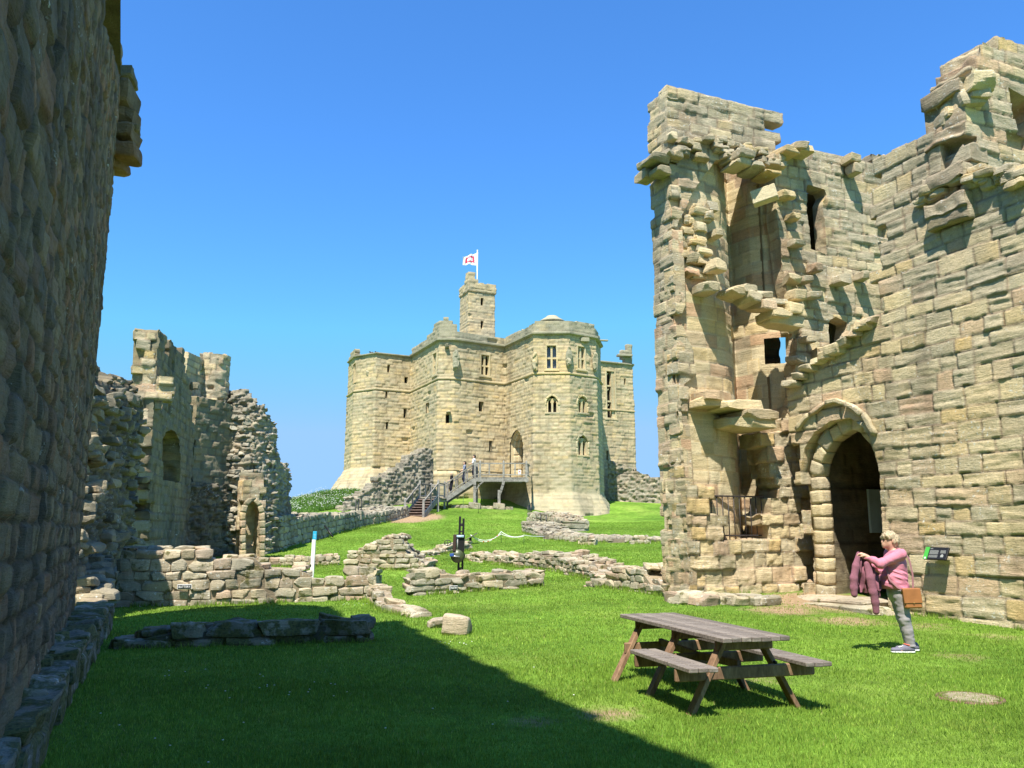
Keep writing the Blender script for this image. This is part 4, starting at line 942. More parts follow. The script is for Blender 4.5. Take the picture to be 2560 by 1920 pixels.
# ------------------------------------------------------------------ ruined group on the left
RL = dict(WORN, ch=(.24, .34), bl=(.3, .6), off=.04)
def left_ruin():
    D0 = np.array([-11.5, 26.0]); D1 = np.array([-13.1, 33.8])
    yaw = math.atan2(*(D1 - D0)[::-1]); rs = np.random.RandomState(9)
    # broken rubble wall behind the near wall
    p1, p2 = np.array([-8.55, 16.2]), np.array([-11.45, 25.2])
    t = thing('rubble_wall', 'dark torn rubble wall between the near wall and the battlemented ruin', 'ruined wall', (*p1, 0))
    h = lambda pts: hits(p1, p2, pts)
    out = h([(180, 1620), (200, 925), (235, 918), (252, 935), (290, 945), (296, 960), (325, 962), (335, 985), (350, 1000), (362, 1040), (365, 1120), (362, 1560)])
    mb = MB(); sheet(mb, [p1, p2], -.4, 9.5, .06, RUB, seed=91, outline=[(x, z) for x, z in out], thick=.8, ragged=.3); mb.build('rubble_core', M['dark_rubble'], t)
    mb = MB()
    C = []; S = []; R = []
    pe = p1 + np.array([.25, -.1]); 
    for k in range(170):   # ragged end, stones sticking out into the sun
        z = rs.uniform(0, 4.6); w = 1.1 if z < 1.2 else .9
        C.append((-8.5 + rs.uniform(-.35, .4) * w - z * .10, 16.0 + rs.uniform(-.4, .5) + z * .12, z)); S.append((rs.uniform(.1, .3), rs.uniform(.12, .26), rs.uniform(.05, .13))); R.append(rs.uniform(-.4, .8))
    stones(mb, C, S, R, n=6, k=5, rough=.05, seed=5, tilt=.15); 
    C = []; S = []; R = []
    for k in range(60):
        s = rs.rand(); zt = np.interp(s, [0, .3, .6, .8, 1], [4.6, 5.0, 5.2, 5.4, 5.0]); z = rs.uniform(.2, zt)
        C.append((*(p1 + (p2 - p1) * s + np.array([.06, .02])), z)); S.append((rs.uniform(.12, .3), rs.uniform(.12, .22), rs.uniform(.06, .14))); R.append(rs.uniform(0, 3))
    stones(mb, C, S, R, n=6, k=5, rough=.05, seed=15, tilt=.15)
    # steps of stone at the foot, in line with the ledge
    for k in range(16):
        c = np.array(P(250 + rs.uniform(-25, 12), 1540 - k * 9, .1 + k * .05)); stones(mb, [(*c, .05 + k * .07)], [(.24, .3, .13)], .4 + rs.uniform(-.2, .2), n=6, k=6, rough=.05, seed=k, nscale=3)
    mb.build('loose_stones', M['brown_rubble'], t)
    # battlemented wall
    t = thing('battlemented_wall', 'high ruined wall with broken battlements and arched recess left of the keep', 'ruin', (*D0, 0))
    h = lambda pts: hits(D0, D1, pts)
    out = h([(376, 1560), (376, 1020), (385, 900), (391, 824), (413, 842), (413, 900), (427, 905), (427, 856), (462, 880), (462, 925), (463, 928), (478, 940), (478, 1000), (487, 1060), (490, 1410), (484, 1560)])
    niche = h([(407, 1200), (407, 1100), (414, 1082), (428, 1074), (440, 1078), (450, 1100), (450, 1206)])
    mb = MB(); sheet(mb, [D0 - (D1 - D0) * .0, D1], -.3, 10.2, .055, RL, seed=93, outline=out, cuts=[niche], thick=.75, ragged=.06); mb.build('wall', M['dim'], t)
    nd = nrm((D1 - D0) / np.hypot(*(D1 - D0)))
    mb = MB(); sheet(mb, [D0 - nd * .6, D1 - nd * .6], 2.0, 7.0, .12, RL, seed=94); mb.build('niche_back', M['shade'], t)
    # lit front end
    E0 = D0 - nd * 1.05 - np.array([0, .35]); E1 = D0 + nd * .02
    he = lambda pts: hits(E0, E1, pts); f = lambda u, v: at(u, v, 25.9)
    E1 = E1 + (E1 - E0) * 1.3
    eo = hits(E0, E1, [(352, 1560), (350, 1100), (344, 1040), (340, 960), (347, 822), (362, 820), (378, 820), (392, 834), (391, 880), (403, 920), (417, 938), (424, 950), (422, 975), (439, 985), (437, 1003), (421, 1010), (420, 1034), (376, 1026), (366, 1060), (362, 1120), (374, 1560)])
    mb = MB(); sheet(mb, [E0, E1], -.3, 9.2, .05, RL, seed=95, outline=eo, thick=.4, ragged=.03); mb.build('end_wall', M['ruin'], t)
    # merlons of the return and the small round turret
    tc = np.array(at(533, 960, 35.4)[:2]); 
    mb = MB(); pathc = [tc + .66 * np.array([math.cos(a), math.sin(a)]) for a in np.linspace(math.pi * 1.08, math.pi * 2.6, 12)]
    cutl = None
    sheet(mb, pathc, 5.0, 9.25, .06, dict(RL, ch=(.16, .26), bl=(.2, .4)), seed=96, outline=[(-1, 4), (-1, 9.0), (.5, 9.15), (1.6, 9.15), (2.2, 9.1), (2.9, 8.95), (6, 8.9), (6, 4)], thick=.3, ragged=.08); mb.build('turret', M['ruin'], t)
    q0 = np.array(at(463, 960, 33.2)[:2]); q1 = np.array(at(506, 960, 34.8)[:2])
    hq = lambda pts: hits(q0, q1, pts)
    mb = MB(); sheet(mb, [q0, q1 + (q1 - q0) * .05], 4.0, 9.6, .055, RL, seed=97, outline=hq([(462, 1300), (462, 895), (470, 890), (490, 893), (501, 905), (507, 905), (514, 907), (514, 1300)]), cuts=[hq([(496, 938), (494, 930), (502, 926), (502, 912), (509, 912), (509, 926), (514, 926), (514, 938)])], thick=.3, ragged=.04)
    mb.build('merlon', M['ruin'], t)
    # wall behind, between the battlemented wall and the great mound of rubble
    M0 = np.array(at(478, 1200, 33.5)[:2]); M1 = np.array(at(610, 1200, 36.2)[:2])
    h = lambda pts: hits(M0, M1, pts)
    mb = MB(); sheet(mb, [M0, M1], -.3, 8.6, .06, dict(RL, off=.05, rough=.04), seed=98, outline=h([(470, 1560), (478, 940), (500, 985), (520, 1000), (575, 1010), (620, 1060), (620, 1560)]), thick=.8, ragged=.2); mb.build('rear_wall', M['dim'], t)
    mb = MB(); mm = [M0 + (M1 - M0) * s - np.array([0, .25]) for s in (-.05, .45, .8)]
    sheet(mb, mm, -.3, at(520, 1207, 34)[2], .06, RUB, seed=99, thick=.5); mb.build('inner_wall', M['dark_rubble'], t)
    # great mound of rubble
    t = thing('rubble_wall', 'tall curved mass of rubble masonry falling away towards the keep', 'ruined wall', (-12, 35, 0))
    R0, R1, R2 = np.array(at(556, 1200, 35.4)[:2]), np.array(at(690, 1200, 36.8)[:2]), np.array(at(727, 1200, 40.5)[:2])
    dd = math.hypot(*(R1 - R0)); o1 = hits(R0, R1, [(556, 1560), (552, 1030), (574, 1000), (578, 980), (616, 982), (624, 998), (642, 1006), (657, 1022), (672, 1044), (690, 1068), (702, 1090)])
    o2 = [(x + dd, z) for x, z in hits(R1, R2, [(692, 1110), (698, 1136), (704, 1160), (720, 1163), (726, 1172), (727, 1200), (726, 1420), (726, 1560)])]
    prof = lambda s, z: .5 * np.sin(np.clip(s / dd, 0, 1) * math.pi)
    mb = MB(); sheet(mb, [R0, R1, R2], -.4, 9.3, .055, RUB, seed=101, outline=o1 + o2, thick=1.2, ragged=.25, extra=prof); mb.build('rubble_face', M['rubble'], t)
    mb = MB(); C = []; S = []; R = []
    for k in range(150):
        s = rs.uniform(0, 1); p = R0 + (R1 - R0) * s + np.array([0, -.35 * math.sin(s * math.pi)]); zt = np.interp(s, [0, .2, .45, .75, 1], [6.3, 7.4, 7.2, 6.0, 4.8])
        C.append((*p, rs.uniform(.6, zt))); S.append((rs.uniform(.1, .26), .2, rs.uniform(.05, .12))); R.append(rs.uniform(-.4, .8))
    stones(mb, C, S, R, n=6, k=5, rough=.04, seed=8, tilt=.2); mb.build('loose_stones', M['rubble'], t)
    # small doorway
    t = thing('doorway_ruin', 'narrow arched doorway standing in front of the rubble mound', 'doorway', at(632, 1390, 33.6))
    G0 = np.array(at(604, 1300, 33.4)[:2]); G1 = np.array(at(662, 1300, 33.9)[:2]); h = lambda pts: hits(G0, G1, pts); gd = (G1 - G0) / np.hypot(*(G1 - G0))
    ar = h([(614, 1450), (614, 1285), (619, 1264), (631, 1252), (643, 1264), (649, 1285), (649, 1450)])
    mb = MB(); sheet(mb, [G0, G1], -.2, 4.4, .05, RL, seed=103, outline=h([(600, 1500), (606, 1205), (640, 1208), (662, 1222), (666, 1500)]), cuts=[ar], thick=.9, ragged=.05); mb.build('wall', M['ruin'], t)
    mb = MB(); ring(mb, ar, (*(G0 + nrm(gd) * .02), 0), gd, nrm(gd), .2, .25, .05, 4, arc_len=.3); mb.build('arch_stones', M['ruin'], t)
    mb = MB(); g2 = G0 - nrm(gd) * .7; sheet(mb, [g2, g2 + gd * 1.0], -.2, 4, .1, RL, seed=104); mb.build('back_wall', M['ruin'], t)
left_ruin()

# ------------------------------------------------------------------ the keep
KP = [(-15.2, 78.0), (-14.8, 72.8), (-13.7, 70.2), (-11.6, 68.8), (-8.79, 70.3), (-5.83, 64.0), (-4.58, 64.0), (-.56, 66.5), (1.67, 61.9), (4.40, 61.8), (6.63, 63.4), (7.35, 66.5), (7.0, 72.0), (11.1, 74.0), (11.0, 80.0)]
KC = at(1098, 853, 64)[2]           # cornice height
KS = at(1137, 950, 64)[2]           # string course height
def keep():
    t = thing('castle_keep', 'pale many sided stone keep with a lookout tower on the grass mound', 'castle', (0, 70, 4))
    pts = [np.array(p) for p in KP]; L = [np.hypot(*(b - a)) for a, b in zip(pts[:-1], pts[1:])]; cum = np.r_[0, np.cumsum(L)]
    def off(i): return cum[i]
    def on(i, px):          # pixels on facet i -> (s along the whole path, z)
        return [(x + cum[i], z) for x, z in hits(pts[i], pts[i + 1], px)]
    cuts = []; wins = []
    def rect(i, u0, v0, u1, v1, kind):
        a = hit(pts[i], pts[i + 1], (u0 + u1) / 2, v0); b = hit(pts[i], pts[i + 1], (u0 + u1) / 2, v1)
        x0 = hit(pts[i], pts[i + 1], u0, (v0 + v1) / 2)[0]; x1 = hit(pts[i], pts[i + 1], u1, (v0 + v1) / 2)[0]; z0, z1 = b[1], a[1]
        x0, x1 = min(x0, x1), max(x0, x1)
        if kind == 'arch': 
            xm = (x0 + x1) / 2; r = (z1 - z0) * .34
            poly = [(x0, z0), (x0, z1 - r), (x0 + (xm - x0) * .35, z1 - r * .4), (xm, z1), (x1 - (x1 - xm) * .35, z1 - r * .4), (x1, z1 - r), (x1, z0)]
        else: poly = [(x0, z0), (x0, z1), (x1, z1), (x1, z0)]
        cuts.append([(x + cum[i], z) for x, z in poly]); wins.append((i, x0, x1, z0, z1, kind, poly))
    for r in ((3, 968, 912, 975, 931, 's'), (3, 1011, 942, 1020, 958, 's'), (3, 963, 978, 968, 996, 's'), (3, 1008, 1022, 1016, 1044, 's'), (3, 964, 1055, 970, 1073, 's'),
              (1, 883, 910, 888, 958, 's'), (4, 1082, 881, 1093, 938, 'two'), (4, 1067, 1007, 1074, 1033, 's'), (5, 1114, 1036, 1123, 1058, 's'), (6, 1200, 885, 1225, 940, 'two'), (6, 1196, 1004, 1208, 1029, 's'),
              (6, 1221, 1102, 1228, 1128, 's'), (8, 1364, 861, 1394, 924, 'glz'), (8, 1366, 989, 1395, 1031, 'arch'), (9, 1442, 864, 1464, 924, 'glz'),
              (9, 1444, 990, 1468, 1032, 'arch'), (9, 1443, 1087, 1469, 1138, 'arch'), (12, 1513, 926, 1540, 1047, 'tall'), (12, 1560, 946, 1565, 962, 's'), (12, 1515, 1127, 1520, 1152, 's')):
        rect(*r)
    # entrance arch on facet 7 (left face of the front turret)
    door = [(x + 0, z) for x, z in on(7, [(1277, 1194), (1277, 1110), (1281, 1093), (1287, 1081), (1293, 1074), (1300, 1080), (1307, 1094), (1310, 1110), (1310, 1194)])]
    cuts.append(door)
    zl, zr = at(900, 1168, 69)[2], 4.46
    def batter(s, z):
        o = np.zeros_like(s)
        left = s < cum[4] - .3; fr = (s >= cum[7] + .6) & (s < cum[11]); rt = s >= cum[12]
        o += np.where(left, np.clip(zl - z, 0, 3.6) * .62, 0)
        o += np.where(fr, np.clip(zr - z, 0, 3) * .48 * np.clip((s - cum[7] - .6) / 2.5, 0, 1), 0)
        o += np.where(rt, np.clip(5.6 - z, 0, 3) * .5 * np.clip((s - cum[12]) / 2, 0, 1), 0)
        o += np.where((s >= cum[5] - .5) & (s < cum[6] + .3), np.clip(6.2 - z, 0, .25) * .8, 0)
        return o + np.clip(KS - z, 0, .05) * 1.0 + np.clip(KC + 1 - z, 0, 20) * .004
    KST = dict(ch=(.22, .33), bl=(.34, .8), joint=.06, bev=.05, rel=.035, off=.025, warp=.03, wf=.5, rough=.03, rf=2.5, tilt=.02, miss=.006, strat=.006)
    mb = MB()
    st = [i for i in range(len(pts))]
    sheet(mb, pts, 1.8, KC, .075, KST, seed=111, cuts=cuts, batter=batter)
    mb.build('wall', M['keep'], t)
    back = [np.array(p, float) for p in ((11.0, 80), (9.0, 90), (-8, 92), (-16, 84), (-15.2, 78))]
    mb = MB(); sheet(mb, back, 1.8, KC, .4, KST, seed=112); mb.build('rear_wall', M['keep'], t)
    # roof
    poly = [(*p, KC - .35) for p in pts + back[1:-1]]
    tr = tessellate_polygon([[Vector(p) for p in poly]]); mb = MB(); mb.add(poly, t=[list(a) for a in tr], smooth=False); mb.build('roof', plain('lead_roof', (.2, .2, .2), .6), t)
    # bands
    def band(i0, i1, z, h, proj, mat, name, seed=1, ext=.0):
        pp = pts[i0:i1 + 1]; mb = MB(); prof = [(-.1, 0), (proj * .3, 0), (proj, h * .35), (proj, h * .8), (proj * .5, h), (-.1, h)]; v = []; q = []
        for k, p in enumerate(pp):
            ds = []
            if k > 0: d = pp[k] - pp[k - 1]; ds.append(d / np.hypot(*d))
            if k < len(pp) - 1: d = pp[k + 1] - pp[k]; ds.append(d / np.hypot(*d))
            n = sum(nrm(d) for d in ds); n = n / max(.3, n @ nrm(ds[0]))
            for a, b in prof: v.append((*(p + n * a), z + b))
        m = len(prof)
        for k in range(len(pp) - 1):
            for j in range(m - 1): q.append([k * m + j, (k + 1) * m + j, (k + 1) * m + j + 1, k * m + j + 1])
        mb.add(v, q, smooth=False, c=(.3, 0, .9)); return mb.build(name, mat, t)
    band(4, 11, KC - .02, .28, .22, M['keep_grey'], 'cornice'); band(1, 4, KC - .02, .16, .16, M['keep_grey'], 'cornice'); band(12, 14, KC - .02, .2, .16, M['keep_grey'], 'cornice')
    band(1, 12, KS, .2, .13, M['keep'], 'string_course'); band(12, 14, KS - 1.2, .18, .12, M['keep'], 'string_course')
    band(5, 7, 6.2, .14, .14, M['keep'], 'string_course')
    # parapet
    PA = dict(KST, ch=(.24, .32))
    def para(i0, i1, h0, h1, seed, inset=.0, profile=None, zz=None):
        pp = [pts[i] for i in range(i0, i1 + 1)]
        mb = MB(); LL = cum[i1] - cum[i0]
        ol = profile(LL) if profile else [(-1, 0), (-1, KC + h0), (LL + 1, KC + h1), (LL + 1, 0)]
        sheet(mb, pp, KC + .24, KC + max(2.2, h0 + .3), .1, PA, seed=seed, outline=ol, thick=.45, ragged=.08); return mb.build('parapet', M['keep_grey'], t)
    ua = cum[5] - cum[4]; 
    para(4, 8, .9, .9, 113, profile=lambda LL: [(-1, 0), (-1, KC + .9), (ua * .55, KC + .9), (ua * .62, KC + 1.15), (ua * .72, KC + 1.2), (ua * .8, KC + 1.6), (ua + .15, KC + 1.75), (ua + .3, KC + 2.15), (ua + .8, KC + 2.2), (ua + .9, KC + 1.8), (ua + 1.2, KC + 1.5), (ua + 1.3, KC + .9), (LL + 1, KC + .9), (LL + 1, 0)])
    para(7, 11, 1.0, 1.0, 114, profile=lambda LL: [(-1, 0), (-1, KC + .9), (5.0, KC + .95), (5.1, KC + 1.1), (LL - 3.5, KC + 1.15), (LL - 3.4, KC + .85), (LL + 1, KC + .8), (LL + 1, 0)])
    pr = cum[13] - cum[12]
    para(12, 14, .5, .5, 115, profile=lambda LL: [(-1, 0), (-1, KC + .15), (pr * .78, KC + .25), (pr * .80, KC + 1.3), (pr * .86, KC + 1.5), (pr * .9, KC + 1.9), (pr + .8, KC + 1.9), (pr + .9, KC + .5), (LL + 1, 0)])
    para(1, 2, .5, .5, 116, profile=lambda LL: [(-.5, 0), (-.2, KC + .55), (1.5, KC + .8), (2.6, KC + .8), (2.7, KC + .2), (LL + .1, KC + .2), (LL, 0)])
    for (u, v, hx, hy, hz, Y) in ((1492, 851, .62, .12, .06, 64.6), (1452, 850, .35, .2, .16, 62.6), (1553, 889, .7, .3, .1, 73.6)):
        x, y, z = at(u, v, Y); mb = MB(); box(mb, (x + .3, y, z), (hx, hy, hz), .15, col=(.4, 0, .9), bev=.03); mb.build('water_spout', M['keep_grey'], t)
    # lookout tower
    def face(u, v, Y): return np.array(at(u, v, Y)[:2])
    q1 = face(1172, 760, 71.2); q2 = q1 + np.array([.90, .43]) * (at(1238, 745, 72.4)[0] - q1[0]) / .90; q0 = q1 - BV * 2.4
    zc = at(1172, 727, 71.2)[2]; zt = at(1238, 712, 72)[2]; q3 = q2 - BV * 2.4
    lk = thing_child('lookout_tower', t)
    c2 = []; w2 = []
    l01 = np.hypot(*(q1 - q0))
    for px in ((1202, 744, 1209, 764), (1202, 802, 1209, 822)):
        (x0, z1), (x1, z0) = hit(q1, q2, px[0], px[1]), hit(q1, q2, px[2], px[3]); c2.append([(l01 + x0, z0), (l01 + x0, z1), (l01 + x1, z1), (l01 + x1, z0)])
    mb = MB(); sheet(mb, [q0, q1, q2, q3], KC - 1, zc, .09, dict(KST, rough=.03), seed=121, cuts=c2, thick=.3, back=False); sheet(mb, [q3, q0], KC - 1, zc, .3, KST, seed=122)
    ctr = (q0 + q2) / 2
    pp = [ctr + (q - ctr) * 1.07 for q in (q0, q1, q2, q3)]
    LL = np.hypot(*(pp[1] - pp[0])); L2 = np.hypot(*(pp[2] - pp[1]))
    sheet(mb, pp, zc, zt + 1.5, .09, dict(KST, rough=.05), seed=123, outline=[(-1, 0), (-1, zt + .0), (LL * .6, zt + .2), (LL * .7, zt + .8), (LL + .1, zt + 1.05), (LL + .55, zt + .95), (LL + .8, zt + .4), (LL + 1.2, zt + .1), (LL + L2 + .4, zt - .15), (LL + L2 + 3, zt - .1), (LL + L2 + 3, 0)], thick=.4, ragged=.05)
    mb.add([(*p, zc + .3) for p in pp], [[0, 1, 2, 3]], smooth=False); mb.add([(*p, zc) for p in pp], [[3, 2, 1, 0]], smooth=False)
    mb.build('tower_wall', M['keep'], lk)
    mb = MB(); n12 = nrm((q2 - q1) / np.hypot(*(q2 - q1))); mI = (q1 + q2) / 2 - n12 * .34
    obox(mb, (*mI, (zc + KC) / 2), (*((q2 - q1) / np.hypot(*(q2 - q1))), 0), (*n12, 0), (0, 0, 1), 1.0, .02, 2.6); mb.build('dark_opening', DARK, lk)
    # round capped turret on the front turret
    mb = MB(); c = at(1380, 800, 64.3); z0 = KC; zt2 = at(1380, 806, 64.3)[2]; zt3 = at(1380, 790, 64.3)[2]
    lathe(mb, (c[0], c[1], 0), [(.88, z0 - .3), (.88, zt2), (0.01, zt2)], 8, col=(.4, 0, .7), smooth=False, a0=.4)
    lathe(mb, (c[0], c[1], 0), [(.86, zt2 - .06), (1.06, zt2 - .02), (1.07, zt2 + .05), (.55, zt2 + .38), (.42, zt2 + .50), (.2, zt3 - .02), (.01, zt3 + .02)], 16, col=(.9, 0, .2), smooth=False)
    mb.build('capped_turret', M['keep_grey'], t)
    # windows: dark backing, frames, mullions
    for (i, x0, x1, z0, z1, kind, poly) in wins:
        a, b = pts[i], pts[i + 1]; d = (b - a) / np.hypot(*(b - a)); n = nrm(d); xm = (x0 + x1) / 2; w = x1 - x0; zm = (z0 + z1) / 2; hh = z1 - z0
        bo = float(np.clip(KC + 1 - zm, 0, 20) * .004)
        O = lambda x, z, dep: (*(a + d * x + n * (bo - dep)), z)
        wd = thing_child('window', t) if kind != 's' else None
        if kind == 's':
            wd = thing_child('window', t); mb = MB(); obox(mb, O(xm, zm, .55), (*d, 0), (*n, 0), (0, 0, 1), w / 2 + .03, .02, hh / 2 + .03); mb.build('dark_opening', DARK, wd)
            mb = MB(); reveal(mb, poly, a, d, n, bo - .02, .55); mb.build('reveal', M['keep'], wd); continue
        mb = MB(); obox(mb, O(xm, zm, .42), (*d, 0), (*n, 0), (0, 0, 1), w / 2 + .2, .02, hh / 2 + .15)
        mb.build('pane', M['glass'] if kind == 'glz' else DARK, wd)
        mb = MB(); cs = (.5, 0, .1); reveal(mb, poly, a, d, n, bo - .02, .42)
        fr = .10 if kind != 'tall' else .16
        if kind != 'arch':
            for sx in (x0 + fr / 2, x1 - fr / 2): obox(mb, O(sx, zm, .16), (*d, 0), (*n, 0), (0, 0, 1), fr / 2, .2, hh / 2, col=cs)
            for sz in (z0 + .04, z1 - .04): obox(mb, O(xm, sz, .165), (*d, 0), (*n, 0), (0, 0, 1), w / 2, .21, .05, col=cs)
        else:
            ring(mb, [(x, z) for x, z in poly], (*a, 0), d, n, .16, .3, .05 + bo, int(x0 * 9) + 3, arc_len=.5, rough=.005, col=cs)
            for sx in (x0 + .06, x1 - .06): obox(mb, O(sx, z0 + hh * .33, .2), (*d, 0), (*n, 0), (0, 0, 1), .07, .16, hh * .34, col=cs)
        if kind == 'tall':
            for fz in (.36, .68): obox(mb, O(xm - w * .12, z0 + hh * fz, .22), (*d, 0), (*n, 0), (0, 0, 1), w * .38, .1, .07, col=cs)
            obox(mb, O(xm + w * .30, zm, .2), (*d, 0), (*n, 0), (0, 0, 1), w * .2, .16, hh / 2, col=cs)
            for fz in (.30, .62, .95): prism(mb, [(0, 0), (w * .35, 0), (w * .1, -.35)], O(xm - w * .4, z0 + hh * fz, .3), (*d, 0), (0, 0, 1), (*n, 0), .1, col=cs)
        else:
            obox(mb, O(xm, z0 + (hh * .46 if kind != 'arch' else hh * .42), .2), (*d, 0), (*n, 0), (0, 0, 1), .075, .12, hh * .46 if kind != 'arch' else hh * .42, col=cs)
            if kind in ('two', 'glz'): obox(mb, O(xm, z0 + hh * .46, .205), (*d, 0), (*n, 0), (0, 0, 1), w / 2, .11, .06, col=cs)
            # pointed cusped heads of the two lights
            for sx, ex in ((x0 + fr, xm - .07), (xm + .07, x1 - fr)):
                W = ex - sx; H0 = z1 - (.42 if kind != 'arch' else hh * .52); R = .4 if kind != 'arch' else hh * .3
                for sgn in (0, 1):
                    e0 = sx if sgn == 0 else ex; s = 1 if sgn == 0 else -1; top = H0 + R
                    prism(mb, [(e0, H0), (e0 + s * W * .10, H0 + R * .35), (e0 + s * W * .25, H0 + R * .40), (e0 + s * W * .22, H0 + R * .6), (e0 + s * W * .5, H0 + R * .95), (e0 + s * W * .5, top + .1), (e0, top + .1)], (*(a + n * (bo - .26)), 0), (*d, 0), (0, 0, 1), (*n, 0), .12, col=cs)
        mb.build('frame', M['keep'], wd)
        mb = MB(); obox(mb, O(xm, z0 - .07, 0), (*d, 0), (*n, 0), (0, 0, 1), w / 2 + .12, .1, .07, col=(.2, 0, .8), bev=.02); mb.build('sill', M['keep'], wd)
    # doorway: deep pointed recess with inner door arch
    a, b = pts[7], pts[8]; d = (b - a) / np.hypot(*(b - a)); n = nrm(d); dl = [(x - cum[7], z) for x, z in door]
    dw = thing_child('doorway', t)
    mb = MB()
    for dep, sc_, k in ((.25, .9, 0), (.55, .8, 1)):
        xm = sum(x for x, z in dl) / len(dl); zb = dl[0][1]
        ring(mb, [(xm + (x - xm) * sc_, zb + (z - zb) * (1 - .04 * (k + 1))) for x, z in dl], (*(a - n * dep), 0), d, n, .3, .35, .0, 30 + k, arc_len=.6, rough=.004, col=(.5, 0, .2))
    reveal(mb, dl, a, d, n, 0.0, .98); mb.build('arch_moulding', M['keep'], dw)
    x0, x1 = dl[0][0], dl[-1][0]; zb = dl[0][1]; W = x1 - x0
    bk = a - n * .95
    mb = MB(); sheet(mb, [bk + d * (x0 - .4), bk + d * (x1 + .4)], zb - .3, zb + 5.2, .07, dict(KST, rough=.01, off=.01), seed=131, cuts=[[(.4 + W * .22, zb - 1), (.4 + W * .22, zb + 1.9), (.4 + W * .5, zb + 2.7), (.4 + W * .78, zb + 1.9), (.4 + W * .78, zb - 1)]], thick=.4, back=False); mb.build('door_wall', M['keep'], dw)
    mb = MB(); obox(mb, (*(bk - n * .4 + d * (x0 + x1) / 2), zb + 1.2), (*d, 0), (*n, 0), (0, 0, 1), W * .4, .03, 1.8); mb.build('dark_opening', DARK, dw)
    # carved stone figures between the windows
    for (u, v, Y, h, w) in ((1140, 902, 63.75, .95, .42), (1337, 905, 61.8, .9, .32), (1423, 895, 61.7, .95, .35), (1487, 905, 63.1, .9, .3), (923, 925, 69.6, .9, .4), (1118, 866, 63.9, .2, .25), (1122, 1030, 63.8, .12, .35), (1074, 1062, 66.5, .5, .3)):
        x, y, z = at(u, v, Y); mb = MB()
        stones(mb, [(x, y, z), (x, y - .05, z + h * .6), (x - .03, y - .1, z - h * .35)], [(w * .62, .14, h * .8), (w * .36, .17, h * .3), (w * .5, .18, h * .33)], .1, n=6, k=3, rough=.12, seed=int(u), nscale=3)
        mb.build('stone_carving', M['keep_grey'], t)
def reveal(mb, poly, a, d, n, o0, dep, col=(.5, 0, .2)):
    V = []; m = len(poly)
    for o in (o0, o0 - dep * .5, o0 - dep):
        for x, z in poly: V.append((*(a + d * x + n * o), z))
    mb.add(V, [[r * m + i, r * m + i + 1, (r + 1) * m + i + 1, (r + 1) * m + i] for r in (0, 1) for i in range(m - 1)] + [[r * m + m - 1, r * m, (r + 1) * m, (r + 1) * m + m - 1] for r in (0, 1)], c=col, smooth=False)
def thing_child(name, parent):
    o = bpy.data.objects.new(name, None); scene.collection.objects.link(o); o.parent = parent; o.empty_display_size = .2; return o
keep()


# flag on the lookout tower
def flag():
    x, y, z0 = at(1193, 700, 72.6); zt = at(1193, 628, 72.6)[2]; zb = KC
    t = thing('flag', 'white flag with a red emblem flying from the top of the lookout tower', 'flag', (x, y, z0))
    mb = MB(); tube(mb, [(x, y, z0 - 2.5), (x, y, zt)], .055, 8); tube(mb, [(x, y, zt), (x, y, zt + .1)], .075, 8); mb.build('flagpole', M['white'], t)
    W, H = 1.30, 1.12; nx, nz_ = 36, 28; ztop = at(1193, 631, 72.6)[2]; V = []
    for i in range(nx + 1):
        for j in range(nz_ + 1):
            s, r = i / nx, j / nz_
            drop = .38 * s ** 1.2 * r + .03 * math.sin(s * 9) + .02 * (1 - r) * math.sin(s * 7)
            yy = .13 * math.sin(s * 9.5 + r * 1.2) * s ** .6 + .05 * math.sin(s * 19 + r * 3)
            V.append((x - .055 - W * s * (1 - .03 * r), y + yy, ztop - H * 1.06 + H * r - drop))
    V = np.array(V)
    def cells(f): return [[i * (nz_ + 1) + j, (i + 1) * (nz_ + 1) + j, (i + 1) * (nz_ + 1) + j + 1, i * (nz_ + 1) + j + 1] for i in range(nx) for j in range(nz_) if f((i + .5) / nx, (j + .5) / nz_)]
    mb = MB(); mb.add(V, cells(lambda s, r: True)); mb.build('cloth', M['white'], t)
    def emb(s, r):      # square battlemented ring
        a, b = (s - .5) / .34, (r - .52) / .30; m = max(abs(a), abs(b))
        if m > 1: return False
        return m > .55 and not (m > .86 and (int((a + 5) * 4.2) % 2 == 0 if abs(b) > abs(a) else int((b + 5) * 4.2) % 2 == 0))
    mb = MB(); q = cells(emb); mb.add(V + np.array([0, -.012, 0]), q); mb.add(V + np.array([0, .012, 0]), q); mb.build('emblem', plain('emblem_red', (.62, .03, .10), .6), t)
flag()
for k, (u, v) in enumerate(((929, 884), (943, 884))):
    x, y, z = at(u, v, 69.6); mb = MB()
    stones(mb, [(x, y, KC + .26)], [(.17, .09, .09)], .4 * k, n=4, k=2.2, rough=0); lathe(mb, (x - .15, y, KC + .36), [(.001, -.06), (.06, -.02), (.055, .03), (.001, .06)], 8); tube(mb, [(x + .1, y, KC + .24), (x + .32, y, KC + .2)], [.05, .03], 5); tube(mb, [(x - .2, y, KC + .36), (x - .27, y, KC + .35)], [.02, .004], 5)
    tube(mb, [(x, y - .03, KC + .2), (x, y - .03, KC + .06)], .012, 4)
    tag(mb.build('bird', M['black']), ['dark bird perched on the left turret parapet, the left of two', 'dark bird perched on the left turret parapet, the right of two'][k], 'bird', 'birds on the parapet')

